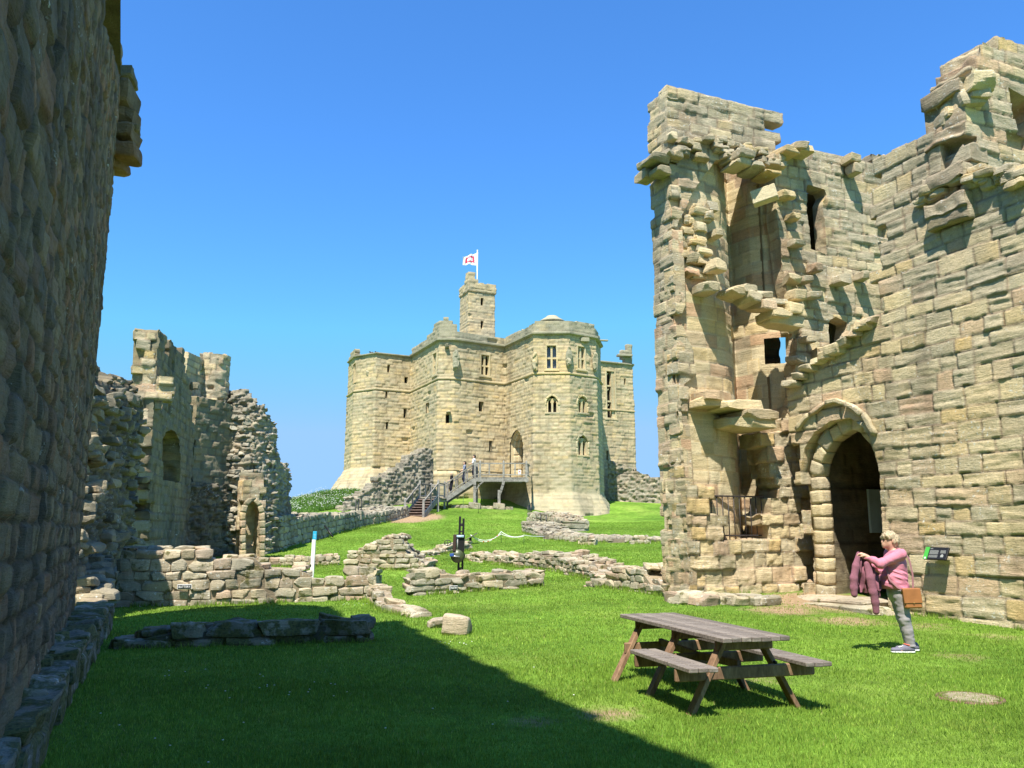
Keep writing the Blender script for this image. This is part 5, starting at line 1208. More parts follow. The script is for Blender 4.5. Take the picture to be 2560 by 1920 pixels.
# ruined wall stepping down from the keep on its left
def slope_wall():
    a, b = np.array([-12.9, 56.0]), np.array([-5.85, 61.6]); h = lambda pts: hits(a, b, pts)
    f = lambda x, y: (820 + x / 4.096, 1000 + y / 4.096)
    out = h([f(*p) for p in ((60, 1420), (110, 1170), (160, 1160), (165, 1085), (235, 1075), (250, 1005), (330, 990), (345, 930), (430, 925), (445, 870), (480, 850), (560, 800), (640, 745), (740, 690), (830, 620), (880, 560), (930, 520), (1000, 488), (1078, 495), (1085, 1420))])
    mb = MB(); sheet(mb, [a, b], 1.5, 9.6, .08, dict(RUB, off=.06, warp=.08, ch=(.14, .26), rough=.05), seed=141, outline=out, thick=1.2, ragged=.2)
    tag(mb.build('sloping_wall', M['rubble']), 'dark rubble wall climbing in ragged steps to the left side of the keep', 'ruined wall')
slope_wall()
# curtain wall right of the keep
a, b = np.array([8.2, 70.5]), np.array([17, 68.0]); h = lambda pts: hits(a, b, pts)
mb = MB(); sheet(mb, [a, b], 1.0, 9, .09, dict(RUB, off=.07, warp=.06), seed=151, outline=h([(1490, 1420), (1500, 1150), (1560, 1165), (1590, 1178), (1605, 1185), (1620, 1186), (1625, 1193), (1655, 1198), (1664, 1210), (1800, 1240), (1800, 1420)]), thick=1.0, ragged=.2)
tag(mb.build('curtain_wall', M['rubble']), 'grey curtain wall running right from the keep behind the stair tower', 'ruined wall')

# bank of cow parsley left of the keep
def weeds():
    rs = np.random.RandomState(8); mb = MB(); mf = MB(); V = []; c = []
    n = 26000
    X = np.r_[rs.uniform(-17, -9.5, n), rs.uniform(-13.5, -10.8, 5000)]; Y = np.r_[rs.uniform(56, 66, n), rs.uniform(56.8, 59.5, 5000)]
    k = (Y > 57.5 + (X + 13) * .8); X, Y = X[k], Y[k]; n = len(X); Z = tzs(X, Y); H = rs.uniform(.15, .6, n) * (.6 + .4 * vnoise(N3(X, Y, X * 0, .8), 3)); a = rs.uniform(0, 6.3, n); w = rs.uniform(.02, .05, n); l = rs.uniform(0, .3, n); la = rs.uniform(0, 6.3, n)
    V = np.stack([np.stack([X - np.cos(a) * w, Y - np.sin(a) * w, Z], 1), np.stack([X + np.cos(a) * w, Y + np.sin(a) * w, Z], 1), np.stack([X + np.cos(la) * l, Y + np.sin(la) * l, Z + H], 1)], 1).reshape(-1, 3)
    mb.add(V, t=np.arange(n * 3).reshape(-1, 3), c=np.repeat(np.c_[rs.rand(n) * .9, np.zeros(n), rs.rand(n)], 3, 0), smooth=False)
    tag(mb.build('weeds', M['weed']), 'tall green weeds on the bank left of the keep', 'weeds', kind='stuff')
    T, Q = TM[3]; R = T / np.linalg.norm(T, axis=1)[:, None]; m = 900; pick = rs.choice(n, m)
    C = np.stack([X[pick], Y[pick], Z[pick] + np.abs(H[pick]) + .12], 1); s = rs.uniform(.02, .05, m)
    W = (C[:, None] + R[None] * s[:, None, None] * np.array([1, 1, .35])).reshape(-1, 3); mf.add(W, (Q[None] + (np.arange(m) * len(T))[:, None, None]).reshape(-1, 4))
    tag(mf.build('cow_parsley', M['umbel']), 'white cow parsley flower heads over the green bank left of the keep', 'flowers', kind='stuff')
weeds()

# ------------------------------------------------------------------ timber stair and walkway up to the keep door
M['grey_wood'] = wood('silvered_oak', (.15, .135, .12), (.26, .24, .215), (.38, .355, .32), sc=.5)
M['tread'] = wood('brown_treads', (.16, .11, .09), (.24, .17, .14), (.30, .23, .2), sc=.5)
def timber_stair():
    t = thing('timber_stair', 'grey weathered timber staircase and walkway leading up to the keep door', 'staircase', (-3, 58, 3))
    W = M['grey_wood']; rs = random.Random(2)
    def bm(name, items, mat=W, par=t):
        mb = MB()
        for it in items: beam(mb, *it, col=(rs.random(), 0, rs.random()), bev=.01)
        return mb.build(name, mat, par)
    X = lambda u, Y: at(u, 1200, Y)[0]
    zd = at(1250, 1194, 59.5)[2]; zl = 3.85; dx0, dx1, fy = X(1187, 59.5), X(1316, 59.5), 59.5
    # deck
    n = 26
    for k in range(1): bm('deck', [((dx0 + (dx1 - dx0) * (i + .5) / n, fy - .08, zd), (dx0 + (dx1 - dx0) * (i + .5) / n, min(64.05 + (dx0 + (dx1 - dx0) * (i + .5) / n + 4.58) * .62, 66.5 - (dx0 + (dx1 - dx0) * (i + .5) / n + .56) * 2.06), zd), .135, .05) for i in range(n)])
    bm('deck_beam', [((dx0 - .1, fy, zd - .17), (dx1 + .15, fy, zd - .17), .14, .26)]); bm('deck_beam', [((dx0 - .1, fy + 1.9, zd - .17), (dx1 - .3, fy + 1.9, zd - .17), .14, .26)])
    def post(x, y, z0, z1, s=.15):
        mb = MB(); beam(mb, (x, y, z0), (x, y, z1), s, s, up=(0, 1, 0), col=(.7, 0, .5), bev=.015); lathe(mb, (x, y, z1), [(s * .62, 0), (s * .62, .03), (.01, .09)], 4, a0=math.pi / 4, smooth=False); mb.build('post', W, t)
    def rail(p0, p1, hs=(1.02, .2), m=0, thick=(.09, .07)):
        p0, p1 = Vector(p0), Vector(p1)
        for h, tk in zip(hs, thick): bm('rail', [(p0 + Vector((0, 0, h)), p1 + Vector((0, 0, h)), .08, tk)])
        for k in range(m):
            q = p0 + (p1 - p0) * ((k + 1) / (m + 1)); bm('baluster', [(q + Vector((0, 0, hs[1])), q + Vector((0, 0, hs[0])), .1, .06, (0, 1, 0))])
    mx = X(1259, 59.5)
    for x in (dx0, mx, dx1): post(x, fy, zd - .35, zd + 1.15)
    rail((dx0, fy, zd), (mx, fy, zd), m=1); rail((mx, fy, zd), (dx1, fy, zd), m=1); post(X(1200, 59.5), fy, zd - .2, zd + 1.15)
    # back rail near the door side
    rail((dx1, fy, zd), (dx1 + .3, fy + 2.2, zd), m=1)
    # legs with curved braces on stone pads
    for x, bend in ((dx0, .0), (mx, -.32)):
        gz = tz(x + bend, fy); mb = MB()
        beam(mb, (x + bend, fy, gz + .35), (x + bend, fy, zd - .9), .2, .2, up=(0, 1, 0), bev=.015)
        pts = [(x + bend, fy, zd - 1.3), (x + bend * .7 + (.05 if bend else 0), fy, zd - .9), (x + bend * .2, fy, zd - .55), (x, fy, zd - .3)]
        for p, q in zip(pts[:-1], pts[1:]): beam(mb, p, q, .19, .19, up=(0, 1, 0), ext=.03)
        for s in ((1,) if not bend else (-0.0,)):
            if s:
                pts = [(x, fy, zd - 1.35), (x + .12, fy, zd - .85), (x + .35, fy, zd - .5), (x + .6, fy, zd - .3)]
                for p, q in zip(pts[:-1], pts[1:]): beam(mb, p, q, .1, .13, up=(0, 1, 0), ext=.03)
        mb.build('leg', W, t)
        mb = MB(); stones(mb, [(x + bend, fy, gz + .14)], [(.42, .36, .26)], 0, n=6, k=14, rough=.02, seed=3); mb.build('stone_pad', M['low'], t)
    mb = MB()
    for k in range(7): 
        x = X(1140 + k * 22, 59.6); stones(mb, [(x, fy + .15, tz(x, fy) + .05)], [(.32, .25, .14)], 0, n=4, k=9, rough=.03, seed=k)
    mb.build('stone_kerb', M['low'], t)
    # upper flight
    ux, uy = X(1112, 58.9), 58.9; p0, p1 = Vector((ux, uy, zl)), Vector((dx0, fy, zd)); wv = Vector((.1, 1.35, 0))
    bm('stringer', [(p0 + Vector((0, 0, -.1)), p1 + Vector((0, 0, -.18)), .1, .34)]); bm('stringer', [(p0 + wv + Vector((0, 0, -.1)), p1 + wv + Vector((0, 0, -.18)), .1, .34)])
    for k in range(9):
        q = p0 + (p1 - p0) * ((k + .5) / 9); bm('tread', [(q + Vector((0, .05, 0)), q + wv * .97, .26, .05)], M['tread'])
    post(ux, uy, tz(ux, uy) - .1, zl + 1.15); rail(p0 + Vector((.1, 0, .05)), p1 + Vector((0, 0, .0)), m=2)
    post(ux + .1, uy + 1.35, tz(ux, uy) - .1, zl + 1.15); rail(p0 + wv, p1 + wv, m=2); post(dx0 + .1, fy + 1.35, tz(dx0, fy), zd + 1.1)
    # landing
    lx, ly = X(1050, 58.2), 58.2; rx, ry = X(1096, 57.7), 57.7
    bm('landing', [((lx + (ux - lx) * k / 8, ly - .1, zl), (lx + (ux - lx) * k / 8, ly + 1.9, zl), .27, .05) for k in range(9)])
    bm('landing_beam', [((rx, ry, zl - .15), (ux, uy, zl - .15), .1, .22)])
    post(lx, ly, tz(lx, ly) - .1, zl + 1.2); post(rx, ry, tz(rx, ry) - .1, zl + 1.2); post(lx + .6, ly + 1.9, tz(lx, ly), zl + 1.1)
    rail((rx, ry, zl), (ux, uy, zl)); rail((lx, ly, zl), (lx + .6, ly + 1.9, zl), m=1); rail((lx + .6, ly + 1.9, zl), (ux + .1, uy + 1.35, zl), m=1)
    # lower flight
    bl, br = Vector((X(1014, 55.9), 55.9, 0)), Vector((X(1060, 55.4), 55.4, 0)); bl.z, br.z = tz(bl.x, bl.y), tz(br.x, br.y); zb = min(bl.z, br.z)
    tl, tr = Vector((lx, ly, zl)), Vector((rx, ry, zl))
    for a, b in ((bl, tl), (br, tr)):
        post(a.x, a.y, a.z - .2, a.z + 1.1); rail((a.x, a.y, zb), b, m=1); bm('stringer', [(Vector((a.x, a.y, zb + .02)), b + Vector((0, 0, -.08)), .08, .32)])
    for k in range(7):
        f = (k + .7) / 7.3; q0 = Vector((bl.x, bl.y, zb)).lerp(tl, f); q1 = Vector((br.x, br.y, zb)).lerp(tr, f); bm('tread', [(q0, q1, .27, .06)], M['tread'])
        q0.z -= .1; q1.z -= .1; off = Vector((.02, .14, 0)); bm('riser', [(q0 + off, q1 + off, .03, .14)], plain('riser_brown', (.07, .045, .035), .9, .1) if k == 0 else bpy.data.materials['riser_brown'])
    # small sign by the door
    mb = MB(); x, y, z = at(1299, 1180, 60.8); obox(mb, (x, y, z), (1, 0, 0), (0, 1, 0), (0, 0, 1), .1, .015, .16); mb.build('notice', M['white'], t)
    mb = MB(); obox(mb, (x, y - .02, z + .05), (1, 0, 0), (0, 1, 0), (0, 0, 1), .06, .004, .03); obox(mb, (x, y - .02, z - .06), (1, 0, 0), (0, 1, 0), (0, 0, 1), .06, .004, .015); mb.build('notice_print', plain('notice_red', (.4, .05, .05), .6), t)
    return zd, zl, p0, p1, wv
STAIR = timber_stair()

# ------------------------------------------------------------------ small iron railings, rope barrier, lectern, marker post
def bars(name, label, pts, hgt, rails=True, n=3, cat='railing', lean=0, grp=None):
    mb = MB(); P_ = []
    for k in range(n):
        f = k / max(1, n - 1); u = pts[0][0] + (pts[1][0] - pts[0][0]) * f; v = pts[0][1] + (pts[1][1] - pts[0][1]) * f; x, y = Pg(u, v); P_.append((x, y, tz(x, y)))
        tube(mb, [(x, y, P_[-1][2] - .1), (x + lean, y, P_[-1][2] + hgt)], .03, 6)
    if rails and n > 1:
        for h in (hgt - .02, hgt * .5): tube(mb, [(x, y, z + h) for x, y, z in P_], .018, 6)
    return tag(mb.build(name, M['black']), label, cat, grp)
bars('iron_railing', 'small black iron railing beside the foot of the keep turret', [(1320, 1306), (1329, 1296)], 1.05, n=4)
bars('iron_railing', 'slanting black handrail on the pale stump below the keep turret', [(1352, 1322), (1366, 1326)], .9, n=2)
bars('iron_railing', 'thin dark railing posts on the top of the long rubble wall', [(888, 1310), (902, 1306)], 1.5, n=3)
def leaning():
    mb = MB(); a, b = at(812, 1314, 43), at(832, 1342, 42.4); tube(mb, [a, b], .045, 6); tag(mb.build('iron_bar', M['black']), 'black iron bar leaning on the rubble wall right of the white post', 'bar')
leaning()
def rope():
    pxs = [((1192, 1386), (1186, 1338)), ((1253, 1358), (1253, 1329)), ((1310, 1362), (1310, 1338)), ((1361, 1354), (1361, 1341))]
    tops = []; t = None
    for k, ((u, v), (u2, v2)) in enumerate(pxs):
        if k == 0: continue
        x, y = Pg(u, v); z = tz(x, y); top = at(u2, v2, y)[2]; mb = MB(); tube(mb, [(x, y, z - .1), (x, y, top)], .014, 6)
        if t is None: t = thing('rope_barrier', 'white and red tape strung between thin green posts on the mound', 'barrier', (x, y, z))
        mb.build('stake', plain('stake_green', (.05, .12, .04), .6) if k == 1 else bpy.data.materials['stake_green'], t); tops.append(Vector((x, y, top)))
    x, y = Pg(1176, 1360); s0 = Vector((x, y, at(1186, 1337, y)[2]))
    def sag(a, b, d, n=10): return [a.lerp(b, i / n) - Vector((0, 0, d * 4 * (i / n) * (1 - i / n))) for i in range(n + 1)]
    mb = MB(); 
    for a, b, d in ((s0, tops[0], .42), (s0, tops[0] - Vector((0, 0, .1)), .30), (tops[0], tops[1], .16), (tops[0] - Vector((0, 0, .12)), tops[1] - Vector((0, 0, .05)), .1), (tops[1], tops[2], .03)):
        tube(mb, sag(a, b, d), .014, 5)
    mb.build('tape', M['white'], t)
    mb = MB(); pts = sag(s0, tops[0], .42, 20); 
    for i in range(8, 18, 3): tube(mb, pts[i:i + 2], .017, 5)
    mb.build('red_stripes', plain('tape_red', (.6, .06, .05), .6), t)
    # lectern
    x, y = Pg(1176, 1360); z = tz(x, y); t2 = thing('lectern_sign', 'small slanting lectern sign on a black post beside the machine', 'sign', (x, y, z))
    zt = at(1176, 1343, y)[2]; mb = MB(); beam(mb, (x, y, z - .05), (x, y, zt), .12, .10, up=(0, 1, 0)); mb.build('post', M['black'], t2)
    mb = MB(); d = Vector((.86, 0, .5)); beam(mb, Vector((x, y, zt)) - d * .38, Vector((x, y, zt)) + d * .38, .6, .04, up=(-.5, 0, .86)); mb.build('board', plain('lectern_grey', (.16, .14, .12), .5), t2)
    # fence stakes under the walkway
    for (u, v, h) in ((1157, 1281, 1.1), (1196, 1284, 1.0)):
        x, y = Pg(u, v); mb = MB(); tube(mb, [(x, y, tz(x, y) - .1), (x + .03, y, tz(x, y) + h)], .015, 5)
        tag(mb.build('stake', bpy.data.materials['stake_green']), 'thin stake in the grass below the walkway, ' + ('nearer the stair' if u < 1170 else 'nearer the middle of the walkway'), 'stake', 'stakes below the walkway')
rope()
def marker():
    Y = 25.6; x, y, z = at(779, 1410, Y); z = tz(x, y); t = thing('marker_post', 'slim white marker post with blue top standing behind the low walls', 'post', (x, y, z))
    zt = at(782, 1328, Y)[2]; zm = at(782, 1349, Y)[2]; d = Vector((.02, 0, 1))
    mb = MB(); obox(mb, (x + .03, y, (z + zm) / 2 - .1), (1, -.06, 0), (.06, 1, 0), d, .056, .03, (zm - z) / 2 + .1, bev=.004); mb.build('post', M['white'], t)
    mb = MB(); obox(mb, (x + .065, y, (zt + zm) / 2), (1, -.06, 0), (.06, 1, 0), d, .057, .031, (zt - zm) / 2, bev=.004); mb.build('blue_top', M['blue'], t)
    mb = MB(); cx, cz = x + .065, (zt + zm) / 2
    for k in range(3): obox(mb, (cx + .005 * k, y - .033, cz + .03 - .045 * k), (1, -.06, 0), (.06, 1, 0), (0, 0, 1), .028 - .006 * k, .001, .008)
    mb.build('small_mark', plain('mark_pale', (.3, .6, .75), .5), t)
marker()
# ------------------------------------------------------------------ lettered plaques
def plaque(text, label, c, d, n, w, h):
    t = thing('wall_plaque', label, 'sign', c, None); c = Vector(c); d = Vector((*d, 0)); n = Vector((*n, 0))
    mb = MB(); obox(mb, c, d, n, (0, 0, 1), w / 2, .01, h / 2, bev=.003); mb.build('rim', M['white'], t)
    mb = MB(); obox(mb, c + n * .008, d, n, (0, 0, 1), w / 2 * .93, .006, h / 2 * .82, bev=.002); mb.build('plate', M['black'], t)
    mb = MB(); obox(mb, c + n * .0145, d, n, (0, 0, 1), w / 2 * .93, .0005, h / 2 * .82); 
    cu = bpy.data.curves.new('text', 'FONT'); cu.body = text; cu.size = h * .62; cu.align_x = 'CENTER'; cu.align_y = 'CENTER'; cu.extrude = .0015; cu.offset = .0015; cu.space_character = 1.12
    o = bpy.data.objects.new('tmp', cu); me = bpy.data.meshes.new_from_object(o); bpy.data.objects.remove(o)
    xs = [v.co.x for v in me.vertices]; sc = min(1, w * .82 / (max(xs) - min(xs)))
    R = Matrix((( d.x * sc, 0, n.x, 0), (d.y * sc, 0, n.y, 0), (0, 1, 0, 0), (0, 0, 0, 1)))
    me.transform(R); me.transform(Matrix.Translation(n * .016)); me.materials.append(M['white'])
    o = bpy.data.objects.new('lettering', me); scene.collection.objects.link(o); o.parent = t
def wall_hit(u, v, p, q, off):
    p, q = np.array(p), np.array(q); d = (q - p) / np.hypot(*(q - p)); n = nrm(d); s, z = hit(p + n * off, q + n * off, u, v); return (*(p + n * off + d * s), z), d, n
c, d, n = wall_hit(461, 1467, P(300, 1512, .02), P(925, 1496, .02), .09)
plaque('BUTTERY', 'small black plaque with white border reading BUTTERY', c, d, n, .30, .105)
c, d, n = wall_hit(1134, 1470, P(1042, 1486, .05), P(1358, 1464, .15), .15)
plaque('PANTRY', 'small black plaque with white border reading PANTRY', c, d, n, .22, .115)

# ------------------------------------------------------------------ iron machine with crank behind the pantry wall
def machine():
    Y = 22.6; S = Y / 2050 * 1.0; x0 = at(1150, 1400, Y)[0]
    Z = lambda v: at(1150, v, Y)[2]; X = lambda u: at(u, 1400, Y)[0]
    t = thing('iron_machine', 'black twin post iron machine with disc, box and crank behind the pantry wall', 'machine', (x0, Y, tz(x0, Y)))
    for (u0, v0, u1, v1) in ((1145, 1445, 1149, 1291), (1155, 1445, 1158, 1296)):
        mb = MB(); beam(mb, (X(u0), Y, Z(v0) - .4), (X(u1), Y, Z(v1)), .055, .075, up=(0, 1, 0)); mb.build('upright', M['black'], t)
    mb = MB()
    for v, h in ((1312, 6), (1329, 3)): beam(mb, (X(1147), Y, Z(v)), (X(1158), Y, Z(v)), .05, h * S * 1.2)
    beam(mb, (X(1150.5), Y, Z(1428)), (X(1150.5), Y, Z(1418)), .05, .05, up=(0, 1, 0)); mb.build('crosspiece', M['iron'], t)
    mb = MB(); obox(mb, (X(1147), Y, Z(1358)), (1, 0, 0), (0, 1, 0), (.04, 0, 1), 13.5 * S, .12, 21 * S, bev=.01); mb.build('housing', M['black'], t)
    mb = MB(); obox(mb, (X(1137), Y - .05, Z(1357)), (1, 0, 0), (0, 1, 0), (.04, 0, 1), 4 * S, .14, 20 * S, bev=.01); mb.build('side_box', plain('machine_brown', (.05, .03, .025), .6), t)
    mb = MB(); tube(mb, [(X(1141), Y - .14, Z(1341)), (X(1160), Y - .14, Z(1341))], .035, 10); mb.build('roller', plain('pale_blue_metal', (.40, .55, .72), .3, .5), t)
    mb = MB()
    for u in (1142, 1144.5): tube(mb, [(X(u), Y - .135, Z(1344)), (X(u), Y - .135, Z(1375))], .006, 5)
    mb.build('cable', M['white'], t)
    mb = MB(); tube(mb, [(X(1144), Y - .17, Z(1390)), (X(1144), Y - .14, Z(1390))], 16 * S, 28); mb.build('disc', plain('weathered_disc', (.06, .075, .035), .4, .5, var=.3), t); mb = MB(); tube(mb, [(X(1150), Y + .12, Z(1390)), (X(1150), Y + .15, Z(1390))], 12 * S, 28); mb.build('disc', bpy.data.materials['weathered_disc'], t)
    mb = MB(); obox(mb, (X(1131), Y - .2, Z(1387)), (1, 0, .1), (0, 1, 0), (-.1, 0, 1), 5 * S, .05, 3.4 * S, bev=.01); mb.build('motor', plain('deep_blue_paint', (.03, .08, .30), .4), t)
    mb = MB(); tube(mb, [(X(1150), Y - .2, Z(1391)), (X(1126), Y - .2, Z(1389))], .02, 6); tube(mb, [(X(1140), Y - .12, Z(1358)), (X(1128), Y - .12, Z(1359)), (X(1124), Y - .2, Z(1360))], .014, 6); mb.build('axle', plain('bright_steel', (.6, .6, .6), .35, .5, .8), t)
    mb = MB(); c = Vector((X(1120), Y - .2, Z(1357))); r = 8 * S
    tube(mb, [c + Vector((math.cos(a) * r, .02, math.sin(a) * r * .85)) for a in np.linspace(0, 2 * math.pi, 21)], .011, 6)
    tube(mb, [c - Vector((r, 0, 0)), c + Vector((r, 0, 0))], .008, 5); tube(mb, [c - Vector((0, 0, r * .85)), c + Vector((0, 0, r * .85))], .008, 5); mb.build('hand_wheel', M['iron'], t)
machine()

# ------------------------------------------------------------------ inspection cover in the grass
def cover():
    x, y = Pg(2425, 1747); z = tz(x, y); t = thing('inspection_cover', 'worn round stone cover with rusty rim set in the grass at the lower right', 'cover', (x, y, z))
    rs = np.random.RandomState(2)
    mb = MB(); lathe(mb, (x, y, z + .004), [(.26, .0), (.255, .014), (.23, .017), (.001, .017)], 40, col=(.3, 0, .4)); mb.build('disc', stone_mat('worn_cover', [(.22, .17, .12), (.25, .20, .14), (.18, .13, .09)], lichen=.25, moss=.3, greyamt=.3), t)
    mb = MB(); lathe(mb, (x, y, z + .004), [(.315, -.01), (.31, .012), (.28, .014), (.27, -.01)], 40); mb.build('rim', plain('rust_rim', (.15, .09, .06), .8, var=.4), t)
cover()

# ------------------------------------------------------------------ picnic table with one short bench (wheelchair end)
def picnic():
    e1 = Vector((-.28, .96, 0)).normalized(); e2 = Vector((.96, .28, 0)).normalized(); o = Vector((2.15, 8.0, 0)); o.z = tz(o.x, o.y) - .01
    t = thing('picnic_table', 'weathered brown wooden picnic table with one short and one long bench', 'picnic table', o)
    top_m = wood('weathered_plank', (.10, .083, .068), (.19, .16, .135), (.30, .265, .225), (.35, .35, 6), 1.3)
    # grain follows the planks: object coordinates rotated
    mp = [n for n in top_m.node_tree.nodes if n.type == 'MAPPING'][0]; mp.inputs['Rotation'].default_value = (0, 0, -math.atan2(e1.y, e1.x)); mp.inputs['Scale'].default_value = (.25, 3.2, 3)
    leg_m = wood('brown_timber', (.15, .085, .05), (.24, .145, .085), (.33, .215, .135), (1, 1, .3), 1.2)
    UP = Vector((0, 0, 1)); H = .69; rs = random.Random(5)
    pt = lambda a, l, z: o + e1 * a + e2 * l + UP * z
    def plank(name, a0, a1, l, z, w, th, m=top_m):
        mb = MB(); zz = z + rs.uniform(-.002, .003); d = rs.uniform(-.008, .008)
        beam(mb, pt(a0 + d, l, zz), pt(a1 + d, l, zz), w, th, col=(rs.random(), 0, rs.random()), bev=.006); mb.build(name, m, t)
    for k in range(7): plank('tabletop_plank', -.27, 2.02, (k - 3) * .099, H - .022, .0935, .042)
    for k in range(3): plank('seat_plank', -.33, .92, -.58 - (k - 1) * .096, .435, .088, .04)
    for k in range(3): plank('seat_plank', -.33, 2.0, .60 + (k - 1) * .096, .435, .088, .04)
    for fi, a in enumerate((.0, .86, 1.74)):
        for s in (-1, 1):
            mb = MB(); beam(mb, pt(a + .03 * s, s * .585, -.02), pt(a + .03 * s, s * .21, H - .05), .045, .10, up=e1, col=(rs.random(), 0, .5), bev=.005, ext=0); mb.build('leg', leg_m, t)
            if fi == 0 or fi == 2:
                mb = MB()
                for dz in (-.05, .05):
                    f = (.37 + dz * 1.3) / (H - .05); l = s * (.585 + (.21 - .585) * f); c = pt(a - .05 + .03 * s * .0, l, .37 + dz * 1.1); tube(mb, [c + e1 * .06, c - e1 * .004], .014, 10)
                mb.build('bolt', M['black'], t)
        l0 = -.72 if fi < 2 else -.44
        mb = MB(); beam(mb, pt(a - .045, l0, .355), pt(a - .045, .74, .355), .045, .115, up=UP, col=(rs.random(), 0, .5), bev=.01); mb.build('cross_beam', leg_m, t)
        mb = MB(); beam(mb, pt(a - .045, -.30, H - .09), pt(a - .045, .30, H - .09), .045, .095, up=UP, col=(.1, 0, .5), bev=.012); mb.build('top_bearer', leg_m, t)
    mb = MB(); beam(mb, pt(.05, 0, H - .28), pt(.86, 0, .38), .045, .07, col=(.3, 0, .5)); mb.build('brace', leg_m, t)
    mb = MB(); beam(mb, pt(1.7, 0, H - .28), pt(.86, 0, .38), .045, .07, col=(.3, 0, .5)); mb.build('brace', leg_m, t)
picnic()

# ------------------------------------------------------------------ people: one smooth surface each, from blended tapered limbs
def nets(F, org, h):
    s = F < 0; nx, ny_, nz_ = F.shape
    c = [s[i:nx - 1 + i, j:ny_ - 1 + j, k:nz_ - 1 + k] for i in (0, 1) for j in (0, 1) for k in (0, 1)]
    tot = sum(x.astype(np.int8) for x in c); act = (tot > 0) & (tot < 8); ids = -np.ones(act.shape, int); I = np.argwhere(act); ids[act] = np.arange(len(I))
    pos = np.zeros((len(I), 3)); cnt = np.zeros(len(I))
    co = [(i, j, k) for i in (0, 1) for j in (0, 1) for k in (0, 1)]
    for a in range(8):
        for b in range(a + 1, 8):
            if sum(abs(co[a][q] - co[b][q]) for q in range(3)) != 1: continue
            fa = F[I[:, 0] + co[a][0], I[:, 1] + co[a][1], I[:, 2] + co[a][2]]; fb = F[I[:, 0] + co[b][0], I[:, 1] + co[b][1], I[:, 2] + co[b][2]]
            m = (fa < 0) != (fb < 0); t = np.where(m, fa / np.where(m, fa - fb, 1), 0)
            pos[m] += (np.array(co[a]) + (np.array(co[b]) - np.array(co[a])) * t[:, None])[m]; cnt[m] += 1
    V = (I + pos / cnt[:, None]) * h + org; Q = []
    for ax in range(3):
        o1, o2 = (ax + 1) % 3, (ax + 2) % 3
        A = s; sl0 = [slice(None)] * 3; sl1 = [slice(None)] * 3; sl0[ax] = slice(0, -1); sl1[ax] = slice(1, None)
        ch = A[tuple(sl0)] != A[tuple(sl1)]; E = np.argwhere(ch)
        ok = (E[:, o1] > 0) & (E[:, o2] > 0) & (E[:, o1] < F.shape[o1] - 1) & (E[:, o2] < F.shape[o2] - 1); E = E[ok]
        def cid(d1, d2): e = E.copy(); e[:, o1] -= d1; e[:, o2] -= d2; return ids[e[:, 0], e[:, 1], e[:, 2]]
        q = np.stack([cid(1, 1), cid(0, 1), cid(0, 0), cid(1, 0)], 1); ins = A[E[:, 0], E[:, 1], E[:, 2]]
        q[~ins] = q[~ins][:, ::-1]; Q.append(q)
    return V, np.concatenate(Q)
def blob(mb, prims, h=.008, k=.03, grow=0.0, clip=None, fold=None, col=None, off=(0, 0, 0), rz=0):
    """prims: (p0, p1, r0, r1[, (sx, sy, sz)]) tapered limbs; blended with radius k"""
    P0 = np.array([p[0] for p in prims]); P1 = np.array([p[1] for p in prims]); rr = max(max(p[2], p[3]) for p in prims) * 1.5 + grow + .05
    lo = np.minimum(P0.min(0), P1.min(0)) - rr; hi = np.maximum(P0.max(0), P1.max(0)) + rr; n = np.ceil((hi - lo) / h).astype(int) + 1
    ax = [lo[i] + np.arange(n[i]) * h for i in range(3)]; F = np.full(n, 1.0)
    for p in prims:
        p0, p1, r0, r1 = np.array(p[0], float), np.array(p[1], float), p[2] + grow, p[3] + grow; sc = np.array(p[4]) if len(p) > 4 else np.ones(3); R = max(r0, r1) * sc.max() + k * 1.5 + h * 2
        a = np.maximum(0, ((np.minimum(p0, p1) - R - lo) / h).astype(int)); b = np.minimum(n, ((np.maximum(p0, p1) + R - lo) / h).astype(int) + 2)
        G = np.stack(np.meshgrid(*[ax[i][a[i]:b[i]] for i in range(3)], indexing='ij'), -1); d = p1 - p0; L = max(1e-9, d @ d)
        t = np.clip(((G - p0) @ d) / L, 0, 1)[..., None]; D = (G - (p0 + d * t)) / sc; dist = np.sqrt((D ** 2).sum(-1)) - (r0 + (r1 - r0) * t[..., 0]); dist = dist * min(1, sc.min() + (1 - sc.min()) * .5)
        S = F[a[0]:b[0], a[1]:b[1], a[2]:b[2]]; kk = p[5] if len(p) > 5 else k; hh = np.maximum(kk - np.abs(S - dist), 0) / kk; F[a[0]:b[0], a[1]:b[1], a[2]:b[2]] = np.minimum(S, dist) - hh * hh * kk * .25
    if fold is not None or clip is not None:
        G = np.stack(np.meshgrid(*ax, indexing='ij'), -1)
        if fold is not None:
            m = np.abs(F) < .05; g_ = G[m]; F[m] += fold(g_)
        if clip is not None: F = np.maximum(F, clip(G))
    V, Q = nets(F, lo, h); c_, s_ = math.cos(rz), math.sin(rz); V = np.stack([V[:, 0] * c_ - V[:, 1] * s_, V[:, 0] * s_ + V[:, 1] * c_, V[:, 2]], 1) + np.array(off)
    mb.add(V, Q, c=col, smooth=True)
def cloth(name, c, rough=.9, nsc=60, var=.12): return plain(name, c, rough, .15, var=var, nsc=nsc, bstr=.25)
SKIN = plain('skin', (.56, .33, .23), .55, .35, var=.1, nsc=20)
